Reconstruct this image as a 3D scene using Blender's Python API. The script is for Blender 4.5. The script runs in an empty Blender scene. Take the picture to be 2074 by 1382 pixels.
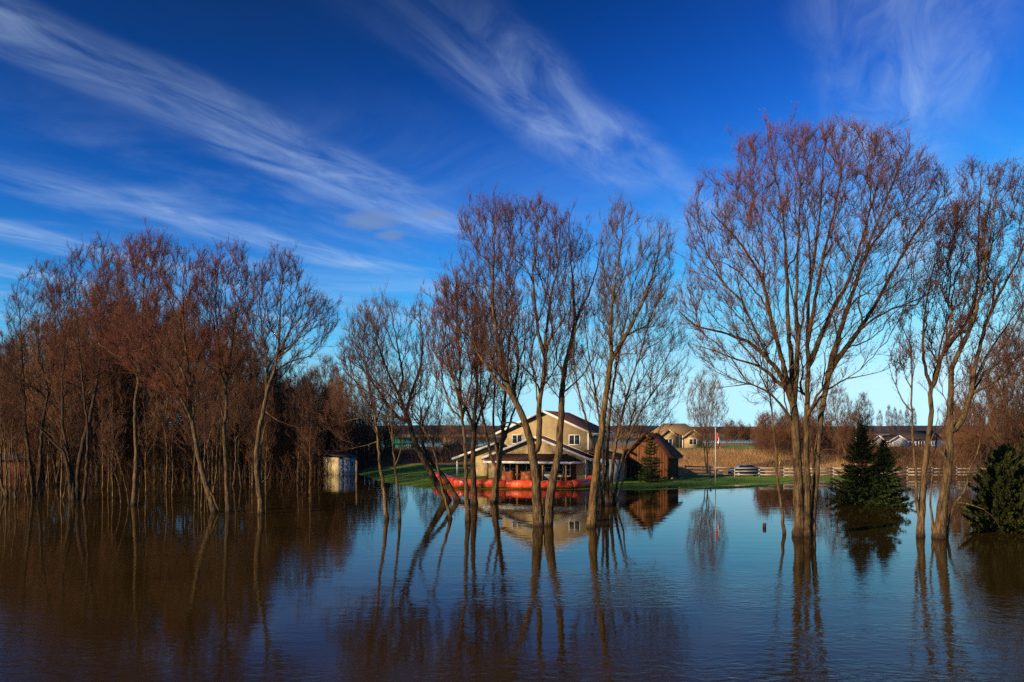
import bpy, math, random, time
import numpy as np
from mathutils import Vector, Matrix

T0 = time.time()
scn = bpy.context.scene
COL = scn.collection
R = math.radians
rng = np.random.default_rng(7)
random.seed(7)

# ------------------------------------------------------------------ camera
F, CX, HY, H = 1613.0, 1037.0, 878.0, 5.5      # focal length (px of a 2074 px frame), centre, horizon row, eye height
cam_d = bpy.data.cameras.new('camera')
cam = bpy.data.objects.new('camera', cam_d)
COL.objects.link(cam)
cam.location = (0, 0, H)
cam.rotation_euler = (R(90), 0, 0)
cam_d.sensor_width = 36.0
cam_d.lens = 28.0
cam_d.shift_y = (HY - 691.0) / 2074.0
cam_d.clip_start = 0.5
cam_d.clip_end = 12000
scn.camera = cam

# ------------------------------------------------------------------ sun, sky, exposure
SUN_AZ, SUN_EL = R(-125), R(20)
sun_d = bpy.data.lights.new('sun', 'SUN')
sun_d.energy = 5.0
sun_d.angle = R(0.53)
sun_d.color = (1.0, 0.78, 0.50)
sun = bpy.data.objects.new('sun', sun_d)
COL.objects.link(sun)
to_sun = Vector((math.sin(SUN_AZ) * math.cos(SUN_EL), math.cos(SUN_AZ) * math.cos(SUN_EL), math.sin(SUN_EL)))
sun.rotation_euler = to_sun.to_track_quat('Z', 'Y').to_euler()
sun.location = (-60, -40, 60)

scn.view_settings.view_transform = 'Standard'
scn.view_settings.look = 'None'
scn.view_settings.gamma = 1
scn.view_settings.exposure = 0.25
scn.view_settings.use_curve_mapping = False
scn.cycles.max_bounces = 6
scn.cycles.diffuse_bounces = 2
scn.cycles.glossy_bounces = 3
scn.cycles.transparent_max_bounces = 8
scn.cycles.use_denoising = False
scn.cycles.sample_clamp_indirect = 2.5
scn.cycles.caustics_reflective = False
scn.cycles.caustics_refractive = False


class NT:
    """small helper for writing node graphs"""
    def __init__(s, tree):
        s.t = tree
        s.t.nodes.clear()

    def n(s, kind, **kw):
        nd = s.t.nodes.new(kind)
        for k, v in kw.items():
            setattr(nd, k, v)
        return nd

    def put(s, sock, v):
        if v is None:
            return
        if isinstance(v, bpy.types.NodeSocket):
            s.t.links.new(v, sock)
        else:
            sock.default_value = v

    def m(s, op, a, b=None, c=None, clamp=False):
        nd = s.n('ShaderNodeMath', operation=op, use_clamp=clamp)
        for i, v in enumerate((a, b, c)):
            if v is not None:
                s.put(nd.inputs[i], v)
        return nd.outputs[0]

    def noise(s, vec, scale, detail=4, rough=0.55, dist=0.0, out=0):
        nd = s.n('ShaderNodeTexNoise')
        s.put(nd.inputs['Vector'], vec)
        nd.inputs['Scale'].default_value = scale
        nd.inputs['Detail'].default_value = detail
        nd.inputs['Roughness'].default_value = rough
        nd.inputs['Distortion'].default_value = dist
        return nd.outputs[out]

    def comb(s, x, y, z):
        nd = s.n('ShaderNodeCombineXYZ')
        for i, v in enumerate((x, y, z)):
            s.put(nd.inputs[i], v)
        return nd.outputs[0]

    def sep(s, v):
        nd = s.n('ShaderNodeSeparateXYZ')
        s.put(nd.inputs[0], v)
        return nd.outputs

    def ramp(s, f, stops):
        nd = s.n('ShaderNodeValToRGB')
        s.put(nd.inputs[0], f)
        el = nd.color_ramp.elements
        while len(el) < len(stops):
            el.new(0.5)
        for e, (p, c) in zip(el, stops):
            e.position = p
            e.color = tuple(c) + ((1,) if len(c) == 3 else ())
        return nd.outputs[0]

    def smooth(s, v, lo, hi, a=0.0, b=1.0):
        nd = s.n('ShaderNodeMapRange', interpolation_type='SMOOTHSTEP')
        s.put(nd.inputs['Value'], v)
        for k, x in (('From Min', lo), ('From Max', hi), ('To Min', a), ('To Max', b)):
            s.put(nd.inputs[k], x)
        return nd.outputs[0]

    def mix(s, f, a, b, blend='MIX'):
        nd = s.n('ShaderNodeMix', data_type='RGBA', blend_type=blend)
        s.put(nd.inputs[0], f)
        s.put(nd.inputs[6], a if not isinstance(a, tuple) or len(a) == 4 else a + (1,))
        s.put(nd.inputs[7], b if not isinstance(b, tuple) or len(b) == 4 else b + (1,))
        return nd.outputs[2]


world = bpy.data.worlds.new('World')
scn.world = world
world.use_nodes = True
N = NT(world.node_tree)
sky = N.n('ShaderNodeTexSky', sky_type='NISHITA', sun_disc=False)
sky.sun_elevation = SUN_EL
sky.sun_rotation = SUN_AZ
sky.altitude = 100
sky.air_density = 1.0
sky.dust_density = 0.25
sky.ozone_density = 3.0
# the photograph's contrasty, polarised blue: one response curve per channel over the whole sky
tc0 = N.n('ShaderNodeTexCoord')
sx_, sy_, sz_ = N.sep(tc0.outputs['Generated'])
N.put(sky.inputs[0], N.comb(sx_, sy_, N.m('MAXIMUM', sz_, 0.06)))
spc = N.n('ShaderNodeSeparateColor')
N.put(spc.inputs[0], sky.outputs[0])
SKY_K = 1 / 0.085
chan = []
for k_, (A_, g__, x0_) in enumerate(((0.74, 3.4, 4.7), (0.95, 3.25, 4.35), (1.0, 4.6, 4.05))):
    r_ = N.m('POWER', N.m('DIVIDE', x0_, N.m('MAXIMUM', spc.outputs[k_], 0.02)), g__)
    chan.append(N.m('DIVIDE', A_ * SKY_K, N.m('ADD', r_, 1.0)))
cmb = N.n('ShaderNodeCombineColor')
for k_ in range(3):
    N.put(cmb.inputs[k_], chan[k_])
skycol = cmb.outputs[0]
# cirrus: a cloud sheet high overhead, seen in perspective, drawn out along one wind direction
tc = N.n('ShaderNodeTexCoord')
dx, dy, dz = N.sep(tc.outputs['Generated'])
zz = N.m('MAXIMUM', dz, 0.03)
cx_, cy_ = N.m('DIVIDE', dx, zz), N.m('DIVIDE', dy, zz)
along = N.m('ADD', N.m('MULTIPLY', cx_, 0.46), N.m('MULTIPLY', cy_, 0.89))
cross = N.m('SUBTRACT', N.m('MULTIPLY', cx_, 0.89), N.m('MULTIPLY', cy_, 0.46))
pl = N.comb(cross, along, 0.0)
wob = N.noise(N.comb(N.m('MULTIPLY', cross, 0.7), N.m('MULTIPLY', along, 0.55), 3.1), 1.0, 3)
tt = N.m('ADD', cross, N.m('MULTIPLY', N.m('SUBTRACT', wob, 0.5), 0.6))
wv = N.m('COSINE', N.m('MULTIPLY', tt, 2 * math.pi))
band = N.smooth(wv, -0.1, 1.0)
fib = N.noise(N.comb(N.m('MULTIPLY', cross, 7.0), N.m('MULTIPLY', along, 2.0), 0.7), 1.0, 8, 0.62, 0.7)
fib2 = N.noise(N.comb(N.m('MULTIPLY', cross, 1.3), N.m('MULTIPLY', along, 0.8), 5.7), 1.0, 8, 0.62, 0.6)
gap = N.smooth(N.noise(N.comb(N.m('MULTIPLY', cross, 0.9), N.m('MULTIPLY', along, 0.55), 17.9), 1.0, 2), 0.36, 0.60)
streak = N.m('MULTIPLY', N.m('MULTIPLY', band, N.smooth(fib, 0.22, 0.92)), N.m('ADD', N.m('MULTIPLY', gap, 0.95), 0.06))
veil = N.m('MULTIPLY', N.smooth(fib2, 0.40, 0.78), N.smooth(dz, 0.42, 0.16, 0.02, 0.60))
cl = N.m('ADD', N.m('MULTIPLY', streak, 1.0), veil, clamp=True)
cl = N.m('MULTIPLY', cl, N.smooth(dz, 0.02, 0.10))
cl = N.m('MULTIPLY', cl, 0.54)
cl_c = tuple(v * SKY_K for v in (0.40, 0.54, 0.76))
col = N.mix(cl, skycol, cl_c)
# two small greyish puffs low in the sky
for (qx, qy, wx, wy) in ((745, 446, 0.052, 0.016), (872, 434, 0.026, 0.008), (790, 478, 0.024, 0.009)):
    ax = N.m('DIVIDE', N.m('SUBTRACT', N.m('DIVIDE', dx, N.m('MAXIMUM', dy, 0.05)), (qx - CX) / F), wx)
    az = N.m('DIVIDE', N.m('SUBTRACT', N.m('DIVIDE', dz, N.m('MAXIMUM', dy, 0.05)), (HY - qy) / F), wy)
    rr_ = N.m('ADD', N.m('MULTIPLY', ax, ax), N.m('MULTIPLY', az, az))
    nz = N.noise(tc.outputs['Generated'], 38.0, 6, 0.6)
    pf = N.m('MULTIPLY', N.smooth(N.m('ADD', rr_, N.m('MULTIPLY', nz, 1.6)), 1.75, 0.75), N.smooth(dy, 0.3, 0.5))
    col = N.mix(N.m('MULTIPLY', pf, 0.62), col, tuple(v * SKY_K for v in (0.17, 0.25, 0.42)))
bg = N.n('ShaderNodeBackground')
bg.inputs[1].default_value = 0.085
N.put(bg.inputs[0], col)
wo = N.n('ShaderNodeOutputWorld')
N.put(wo.inputs[0], bg.outputs[0])


# ------------------------------------------------------------------ helpers
def W(px, py, Y):
    return np.array(((px - CX) * Y / F, Y, H - (py - HY) * Y / F))


def YW(py):
    """distance of a point on the water whose row in the picture is py"""
    return H * F / (py - HY)


def fast_mesh(name, verts, faces, mats, smooth=False, mat_idx=None):
    verts = np.asarray(verts, dtype=np.float32).reshape(-1, 3)
    loops, starts, c = [], [], 0
    for f in faces:
        f = np.asarray(f, dtype=np.int32)
        if f.size == 0:
            continue
        loops.append(f.ravel())
        starts.append(c + np.arange(len(f), dtype=np.int32) * f.shape[1])
        c += f.size
    me = bpy.data.meshes.new(name)
    if c:
        loops = np.concatenate(loops)
        starts = np.concatenate(starts).astype(np.int32)
        me.vertices.add(len(verts))
        me.vertices.foreach_set('co', verts.ravel())
        me.loops.add(len(loops))
        me.loops.foreach_set('vertex_index', loops)
        me.polygons.add(len(starts))
        me.polygons.foreach_set('loop_start', starts)
        if smooth:
            me.polygons.foreach_set('use_smooth', np.ones(len(starts), dtype=bool))
        if mat_idx is not None:
            me.polygons.foreach_set('material_index', np.asarray(mat_idx, dtype=np.int32))
        me.update(calc_edges=True)
    for m_ in (mats if isinstance(mats, (list, tuple)) else [mats]):
        me.materials.append(m_)
    return me


def link(name, data, parent=None, loc=None, rotz=None):
    o = bpy.data.objects.new(name, data)
    COL.objects.link(o)
    if parent is not None:
        o.parent = parent
    if loc is not None:
        o.location = loc
    if rotz is not None:
        o.rotation_euler = (0, 0, rotz)
    return o


def tag(o, label=None, cat=None, group=None, kind=None):
    if label:
        o['label'] = label
    if cat:
        o['category'] = cat
    if group:
        o['group'] = group
    if kind:
        o['kind'] = kind
    return o


def thing(name, label, cat, loc, rotz=0.0, group=None):
    o = link(name, None, None, loc, rotz)
    o.empty_display_size = 0.3
    return tag(o, label, cat, group)


class MB:
    """collects boxes, prisms, tubes into one mesh"""
    def __init__(s):
        s.v, s.f3, s.f4, s.n = [], [], [], 0

    def add(s, verts, quads=(), tris=()):
        verts = np.asarray(verts, float).reshape(-1, 3)
        for q in quads:
            s.f4.append([i + s.n for i in q])
        for t in tris:
            s.f3.append([i + s.n for i in t])
        s.v.append(verts)
        s.n += len(verts)
        return s

    def box(s, x0, x1, y0, y1, z0, z1):
        v = [(x, y, z) for z in (z0, z1) for y in (y0, y1) for x in (x0, x1)]
        return s.add(v, [(0, 2, 3, 1), (4, 5, 7, 6), (0, 1, 5, 4), (2, 6, 7, 3), (0, 4, 6, 2), (1, 3, 7, 5)])

    def hexa(s, a, b):
        """solid between quad a (4 points) and quad b (4 points)"""
        return s.add(list(a) + list(b), [(3, 2, 1, 0), (4, 5, 6, 7), (0, 1, 5, 4), (1, 2, 6, 5), (2, 3, 7, 6), (3, 0, 4, 7)])

    def bar(s, p, q, w, h, up=(0, 0, 1)):
        p, q, up = np.array(p, float), np.array(q, float), np.array(up, float)
        d = q - p
        d /= np.linalg.norm(d)
        sx = np.cross(d, up)
        sx /= np.linalg.norm(sx)
        u = np.cross(sx, d)
        k = [(-w / 2, -h / 2), (w / 2, -h / 2), (w / 2, h / 2), (-w / 2, h / 2)]
        return s.hexa([p + sx * a + u * b for a, b in k], [q + sx * a + u * b for a, b in k])

    def prism(s, pts, y0, y1):
        """polygon in x,z extruded along y (convex, fan)"""
        n = len(pts)
        v = [(x, y0, z) for x, z in pts] + [(x, y1, z) for x, z in pts]
        q = [(i, (i + 1) % n, n + (i + 1) % n, n + i) for i in range(n)]
        t = [(0, i + 1, i) for i in range(1, n - 1)] + [(n, n + i, n + i + 1) for i in range(1, n - 1)]
        return s.add(v, q, t)

    def tube(s, pts, rad, k=8, cap=True):
        pts = np.array(pts, float)
        rad = np.broadcast_to(np.array(rad, float), (len(pts),))
        d = np.gradient(pts, axis=0)
        d /= np.linalg.norm(d, axis=1)[:, None] + 1e-9
        ref = np.array((0.31, 0.92, 0.11)) if abs(d[0, 2]) > 0.5 else np.array((0.05, 0.1, 1.0))
        u = np.cross(d, ref)
        u /= np.linalg.norm(u, axis=1)[:, None] + 1e-9
        w = np.cross(d, u)
        a = np.arange(k) * 2 * math.pi / k
        v = pts[:, None] + rad[:, None, None] * (np.cos(a)[None, :, None] * u[:, None] + np.sin(a)[None, :, None] * w[:, None])
        q = []
        for i in range(len(pts) - 1):
            for j in range(k):
                q.append((i * k + j, i * k + (j + 1) % k, (i + 1) * k + (j + 1) % k, (i + 1) * k + j))
        t = []
        if cap:
            b = (len(pts) - 1) * k
            t = [(0, j + 1, j) for j in range(1, k - 1)] + [(b, b + j, b + j + 1) for j in range(1, k - 1)]
        return s.add(v.reshape(-1, 3), q, t)

    def build(s, name, mat, parent=None, smooth=False, loc=None):
        me = fast_mesh(name, np.concatenate(s.v), [np.array(s.f3).reshape(-1, 3), np.array(s.f4).reshape(-1, 4)], mat, smooth)
        return link(name, me, parent, loc)


# ------------------------------------------------------------------ materials
MATS = {}


def mat(name, fn):
    m_ = bpy.data.materials.new(name)
    m_.use_nodes = True
    g = NT(m_.node_tree)
    p = g.n('ShaderNodeBsdfPrincipled')
    o = g.n('ShaderNodeOutputMaterial')
    g.put(o.inputs[0], p.outputs[0])
    p.inputs['Specular IOR Level'].default_value = 0.25
    fn(g, p)
    MATS[name] = m_
    return m_


def noisy(c1, c2, scale=4.0, rough=0.85, bump=0.0, bscale=30.0, coord='Object', stretch=(1, 1, 1), detail=5, spec=0.25, rnd=0.0, bdist=0.03):
    def fn(g, p):
        t = g.n('ShaderNodeTexCoord').outputs[coord]
        mp = g.n('ShaderNodeMapping')
        mp.inputs['Scale'].default_value = stretch
        g.put(mp.inputs[0], t)
        v = mp.outputs[0]
        f = g.smooth(g.noise(v, scale, detail, 0.6), 0.3, 0.7)
        c = g.mix(f, c1, c2)
        if rnd:
            oi = g.n('ShaderNodeObjectInfo').outputs['Random']
            h_ = g.n('ShaderNodeHueSaturation')
            g.put(h_.inputs['Value'], g.m('ADD', 1.0 - rnd, g.m('MULTIPLY', oi, 2 * rnd)))
            g.put(h_.inputs['Color'], c)
            c = h_.outputs[0]
        g.put(p.inputs['Base Color'], c)
        p.inputs['Roughness'].default_value = rough
        p.inputs['Specular IOR Level'].default_value = spec
        if bump:
            b = g.n('ShaderNodeBump')
            b.inputs['Strength'].default_value = bump
            b.inputs['Distance'].default_value = bdist
            g.put(b.inputs['Height'], g.noise(v, bscale, 4, 0.6))
            g.put(p.inputs['Normal'], b.outputs[0])
    return fn


def bark(c1, c2, rnd=0.12):
    base = noisy(c1, c2, 3.0, 0.9, 1.0, 5.0, stretch=(3, 3, 0.5), rnd=rnd, bdist=0.12)

    def fn(g, p):
        base(g, p)
        c = p.inputs['Base Color'].links[0].from_socket
        pos = g.n('ShaderNodeNewGeometry').outputs['Position']
        blotch = g.smooth(g.noise(pos, 1.1, 4, 0.65), 0.52, 0.72)
        c = g.mix(g.m('MULTIPLY', blotch, 0.75), c, tuple(v * 0.45 for v in c1))
        z = g.sep(pos)[2]
        wet = g.smooth(g.m('ADD', z, g.m('MULTIPLY', g.noise(pos, 3.0, 3), 0.25)), 0.42, 0.18)
        c = g.mix(g.m('MULTIPLY', wet, 0.75), c, (0.016, 0.010, 0.006))
        g.put(p.inputs['Base Color'], c)
    return fn


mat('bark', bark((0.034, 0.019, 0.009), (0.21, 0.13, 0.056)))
mat('bark_gold_lit', bark((0.06, 0.03, 0.011), (0.31, 0.18, 0.065)))  # gold tone carries the sunlight on trunks that stand lit
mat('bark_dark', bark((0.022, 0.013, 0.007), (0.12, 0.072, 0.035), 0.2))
mat('twig', noisy((0.045, 0.020, 0.013), (0.100, 0.045, 0.025), 1.2, 0.85, rnd=0.15))
mat('twig_red', noisy((0.065, 0.022, 0.012), (0.145, 0.052, 0.024), 0.8, 0.85, rnd=0.15))
mat('twig_far', noisy((0.085, 0.037, 0.017), (0.19, 0.090, 0.042), 0.5, 0.85, rnd=0.25))
mat('twig_grey', noisy((0.075, 0.045, 0.027), (0.15, 0.095, 0.055), 1.0, 0.85, rnd=0.15))
mat('bud', noisy((0.085, 0.030, 0.018), (0.26, 0.060, 0.028), 0.45, 0.8, rnd=0.15))
mat('bud_brown', noisy((0.16, 0.055, 0.03), (0.28, 0.11, 0.05), 1.5, 0.7, rnd=0.1))
mat('spruce', noisy((0.009, 0.024, 0.006), (0.055, 0.080, 0.018), 1.6, 0.7, rnd=0.1))
mat('cedar', noisy((0.012, 0.017, 0.004), (0.060, 0.066, 0.014), 1.6, 0.7, rnd=0.1))
mat('cream_siding', noisy((0.40, 0.285, 0.135), (0.52, 0.38, 0.19), 1.3, 0.75))
mat('grey_and_shaded_siding', noisy((0.33, 0.34, 0.36), (0.42, 0.42, 0.44), 1.3, 0.75))  # on the house wing this grey carries the shade
mat('white_trim', noisy((0.66, 0.64, 0.60), (0.82, 0.80, 0.76), 1.5, 0.6))
mat('brown_roof', noisy((0.055, 0.019, 0.013), (0.11, 0.036, 0.022), 3.0, 0.85, 0.5, 14, stretch=(1, 1, 1)))
mat('tan_roof', noisy((0.20, 0.12, 0.06), (0.30, 0.19, 0.10), 3.0, 0.85))
mat('black_roof', noisy((0.03, 0.022, 0.022), (0.06, 0.04, 0.04), 3.0, 0.8))
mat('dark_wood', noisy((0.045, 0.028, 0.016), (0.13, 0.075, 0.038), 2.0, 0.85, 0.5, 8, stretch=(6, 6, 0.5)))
mat('barn_wood_lit', noisy((0.06, 0.024, 0.011), (0.25, 0.090, 0.030), 1.5, 0.85, 0.6, 8, stretch=(7, 7, 0.4)))  # orange of the sunlit gable put into the wood colour
mat('post_wood', noisy((0.28, 0.13, 0.045), (0.42, 0.21, 0.075), 3.0, 0.8, stretch=(4, 4, 0.5)))
mat('fence_wood', noisy((0.24, 0.20, 0.155), (0.50, 0.44, 0.36), 2.0, 0.8, 0.4, 12, stretch=(0.7, 3, 3)))
mat('grey_paint', noisy((0.20, 0.21, 0.23), (0.28, 0.29, 0.31), 2.0, 0.7))
mat('sunlit_side', noisy((0.52, 0.40, 0.19), (0.66, 0.53, 0.29), 2.0, 0.75))  # shed's sunny side, warm light put into the colour
mat('stone', noisy((0.12, 0.09, 0.06), (0.30, 0.24, 0.17), 5.0, 0.9, 0.6, 14))
mat('metal_pole', noisy((0.55, 0.52, 0.48), (0.70, 0.67, 0.62), 2.0, 0.45, spec=0.5))
mat('flag_red', noisy((0.55, 0.02, 0.02), (0.68, 0.04, 0.03), 3.0, 0.7))
mat('flag_white', noisy((0.75, 0.73, 0.72), (0.85, 0.84, 0.82), 3.0, 0.7))
mat('tarp', noisy((0.78, 0.040, 0.010), (0.90, 0.13, 0.035), 1.1, 0.34, 0.35, 3.0, spec=0.5, bdist=0.12))
mat('tarp_brown', noisy((0.30, 0.07, 0.02), (0.55, 0.16, 0.05), 2.5, 0.55, 0.8, 5.0, bdist=0.1))
mat('red_paint', noisy((0.085, 0.018, 0.012), (0.15, 0.03, 0.018), 2.0, 0.8))
mat('tan_wall', noisy((0.42, 0.27, 0.13), (0.52, 0.35, 0.18), 2.0, 0.8))
mat('white_wall', noisy((0.68, 0.69, 0.70), (0.80, 0.80, 0.80), 1.0, 0.7))
mat('green_roof', noisy((0.03, 0.16, 0.11), (0.05, 0.22, 0.15), 2.0, 0.6))
mat('yellow_plastic', noisy((0.70, 0.42, 0.03), (0.78, 0.50, 0.05), 2.0, 0.5))
mat('tyre', noisy((0.012, 0.012, 0.012), (0.025, 0.025, 0.025), 4.0, 0.8))
mat('interior', noisy((0.02, 0.016, 0.013), (0.035, 0.027, 0.02), 2.0, 0.9))


def tarp_mud_sheen(g, p):
    noisy((0.78, 0.040, 0.010), (0.90, 0.13, 0.035), 1.1, 0.34, 0.35, 3.0, spec=0.5, bdist=0.12)(g, p)
    c = p.inputs['Base Color'].links[0].from_socket
    pos = g.n('ShaderNodeNewGeometry').outputs['Position']
    z = g.m('ADD', g.sep(pos)[2], g.m('MULTIPLY', g.noise(pos, 2.2, 4), -0.22))
    c = g.mix(g.smooth(z, 0.16, 0.0, 0.0, 0.85), c, (0.10, 0.045, 0.02))
    c = g.mix(g.smooth(g.noise(pos, 0.9, 5, 0.7), 0.56, 0.74, 0.0, 0.45), c, (0.85, 0.35, 0.25))  # pinkish highlight of the sheet painted on in patches
    g.put(p.inputs['Base Color'], c)


mat('tarp', tarp_mud_sheen)


def glassy(g, p):
    p.inputs['Base Color'].default_value = (0.015, 0.02, 0.028, 1)
    p.inputs['Roughness'].default_value = 0.04
    p.inputs['Specular IOR Level'].default_value = 0.6


mat('window_glass', glassy)


def carpaint(g, p):
    p.inputs['Base Color'].default_value = (0.006, 0.015, 0.06, 1)
    p.inputs['Roughness'].default_value = 0.25
    p.inputs['Coat Weight'].default_value = 0.2


mat('car_blue', carpaint)


def siding_bump(name, pitch, axis=2, strength=0.6):
    """clapboard courses too fine to pick apart at this distance"""
    m_ = MATS[name]
    t = m_.node_tree
    p = [n for n in t.nodes if n.type == 'BSDF_PRINCIPLED'][0]
    tcn = t.nodes.new('ShaderNodeTexCoord')
    sp = t.nodes.new('ShaderNodeSeparateXYZ')
    t.links.new(tcn.outputs['Object'], sp.inputs[0])
    a = t.nodes.new('ShaderNodeMath'); a.operation = 'MULTIPLY'; a.inputs[1].default_value = 1.0 / pitch
    b = t.nodes.new('ShaderNodeMath'); b.operation = 'FRACT'
    t.links.new(sp.outputs[axis], a.inputs[0]); t.links.new(a.outputs[0], b.inputs[0])
    bp = t.nodes.new('ShaderNodeBump'); bp.inputs['Strength'].default_value = strength; bp.inputs['Distance'].default_value = 0.04
    bp.invert = True
    t.links.new(b.outputs[0], bp.inputs['Height'])
    t.links.new(bp.outputs[0], p.inputs['Normal'])


siding_bump('cream_siding', 0.18)
siding_bump('grey_and_shaded_siding', 0.18)
siding_bump('white_wall', 0.2)


def ground_mat(g, p):
    pos = g.n('ShaderNodeNewGeometry').outputs['Position']
    at = g.n('ShaderNodeAttribute', attribute_name='cover')
    n1 = g.noise(pos, 0.22, 5, 0.6)
    n2 = g.noise(pos, 2.6, 4, 0.7)
    lawn = g.mix(g.smooth(n1, 0.35, 0.65), (0.085, 0.18, 0.008), (0.15, 0.26, 0.014))
    lawn = g.mix(g.smooth(n2, 0.45, 0.75), lawn, (0.120, 0.150, 0.022))
    dry = g.mix(g.smooth(n2, 0.3, 0.7), (0.17, 0.080, 0.028), (0.34, 0.19, 0.075))
    mud = g.mix(g.smooth(n2, 0.3, 0.7), (0.035, 0.024, 0.012), (0.07, 0.048, 0.022))
    f = at.outputs['Fac']
    c = g.mix(g.smooth(f, 0.25, 0.5), lawn, dry)
    c = g.mix(g.smooth(f, 0.7, 0.9), c, mud)
    g.put(p.inputs['Base Color'], c)
    p.inputs['Roughness'].default_value = 0.95
    b = g.n('ShaderNodeBump')
    b.inputs['Strength'].default_value = 0.7
    b.inputs['Distance'].default_value = 0.12
    g.put(b.inputs['Height'], g.noise(pos, 5.0, 4, 0.7))
    g.put(p.inputs['Normal'], b.outputs[0])


mat('ground', ground_mat)


def water_mat(g, p):
    pos = g.n('ShaderNodeNewGeometry').outputs['Position']
    x, y, z = g.sep(pos)
    turb = g.noise(g.comb(g.m('MULTIPLY', x, 0.03), g.m('MULTIPLY', y, 0.05), 0.0), 1.0, 4, 0.6)
    c = g.mix(g.smooth(turb, 0.3, 0.7), (0.022, 0.0125, 0.003), (0.036, 0.021, 0.005))
    g.put(p.inputs['Base Color'], c)
    p.inputs['Roughness'].default_value = 0.02
    p.inputs['IOR'].default_value = 1.15
    p.inputs['Specular IOR Level'].default_value = 0.5
    # ripples: wind-ruffled patches towards the near water, calmer under the trees
    patch = g.smooth(g.noise(g.comb(g.m('MULTIPLY', x, 0.055), g.m('MULTIPLY', y, 0.11), 4.0), 1.0, 3, 0.55), 0.38, 0.66)
    fine = g.noise(g.comb(g.m('MULTIPLY', x, 2.0), g.m('MULTIPLY', y, 3.4), 0.0), 1.0, 3, 0.55, 0.6)
    swell = g.noise(g.comb(g.m('MULTIPLY', x, 0.45), g.m('MULTIPLY', y, 1.1), 9.0), 1.0, 3, 0.5)
    near = g.smooth(y, 44.0, 18.0, 0.05, 1.0)
    amp = g.m('MULTIPLY', near, g.m('ADD', 0.15, patch))
    hgt = g.m('ADD', g.m('MULTIPLY', fine, g.m('MULTIPLY', amp, 0.022)), g.m('MULTIPLY', swell, 0.006))
    b = g.n('ShaderNodeBump')
    b.inputs['Strength'].default_value = 1.0
    b.inputs['Distance'].default_value = 1.0
    g.put(b.inputs['Height'], hgt)
    g.put(p.inputs['Normal'], b.outputs[0])


mat('water', water_mat)
mat('hill_wood', noisy((0.022, 0.020, 0.024), (0.055, 0.045, 0.045), 0.02, 0.95, coord='Object'))

# ------------------------------------------------------------------ terrain
SHX = [-3000, -60, -40, -28, -22, -19.5, -12.2, -8, -6.3, 3, 12, 16.8, 22.7, 25.6, 30.4, 37, 42, 54, 70, 100, 3000]
SHY = [128, 128, 124, 120, 112, 103, 84, 79, 78, 78, 77, 78, 79, 82, 87, 91.5, 95, 97, 97, 95, 95]


def smst(x, a, b):
    t = np.clip((x - a) / (b - a), 0, 1)
    return t * t * (3 - 2 * t)


def gz(X, Y):
    X, Y = np.asarray(X, float), np.asarray(Y, float)
    ys = np.interp(X, SHX, SHY) + 0.5 * np.sin(X * 0.9) + 0.35 * np.sin(X * 2.3 + 1)
    d = Y - ys
    slope = np.interp(X, [-20, -5, 8, 16], [0.042, 0.042, 0.033, 0.019])
    cap = np.interp(X, [-20, -5, 12, 20], [1.1, 1.0, 0.55, 0.45])
    up = np.minimum(slope * d, cap)
    z = np.where(d < 0, np.maximum(-1.4, d * 0.07), up)
    bank = np.interp(X, [-30, -5, 10, 20], [0.2, 0.6, 1.9, 2.1])
    z = z + smst(Y, 104, 138) * bank * (d > 0)
    z = z - 0.35 * smst(Y, 98.5, 100.5) * (1 - smst(Y, 106, 109)) * smst(X, 18, 22)
    z = z - smst(Y, 240, 420) * 6.0 + smst(Y, 1500, 1700) * 8.0
    z = z + (0.05 * np.sin(X * 0.7 + Y * 0.31) + 0.04 * np.sin(X * 0.23 - Y * 0.6)) * (d > 2)
    return z


gx = np.concatenate([[-4000, -1500, -600, -300, -180, -120], np.arange(-90, 120, 1.2), [130, 160, 220, 400, 900, 2000, 4000]])
gy = np.concatenate([[-120, -40, 0, 20, 40, 55], np.arange(64, 150, 0.8), np.arange(150, 260, 6), [300, 360, 420, 600, 1000, 1400, 1500, 1550, 1620, 1700, 2200, 4000]])
GX, GY = np.meshgrid(gx, gy)
GZ = gz(GX, GY)
nx, ny = len(gx), len(gy)
ii = np.arange((ny - 1) * nx).reshape(ny - 1, nx)[:, :-1].ravel()
quads = np.stack([ii, ii + 1, ii + 1 + nx, ii + nx], 1)
me = fast_mesh('ground', np.stack([GX, GY, GZ], -1).reshape(-1, 3), [quads], MATS['ground'], True)
cov = np.full(GX.shape, 0.6)
cov[(GY < 102 + 0.8 * np.sin(GX)) & (GX > -21)] = 0.0
cov[(GX < 2) & (GX > -21) & (GY < 113)] = 0.0
cov[(GX > 26) & (GX < 56) & (GY > 150) & (GY < 190)] = 0.0
cov[(GX > 42) & (GY < 101)] = 0.6
cov[(GX < -21) & (GY < 200)] = 1.0
cov[GZ < -0.12] = 1.0
a_ = me.attributes.new('cover', 'FLOAT', 'POINT')
a_.data.foreach_set('value', cov.ravel().astype(np.float32))
tag(link('ground', me), kind='structure')

wq = MB()
wq.add([(-4000, -150, 0), (4000, -150, 0), (4000, 4000, 0), (-4000, 4000, 0)], [(0, 1, 2, 3)])
tag(wq.build('water', MATS['water']), kind='structure')

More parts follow.
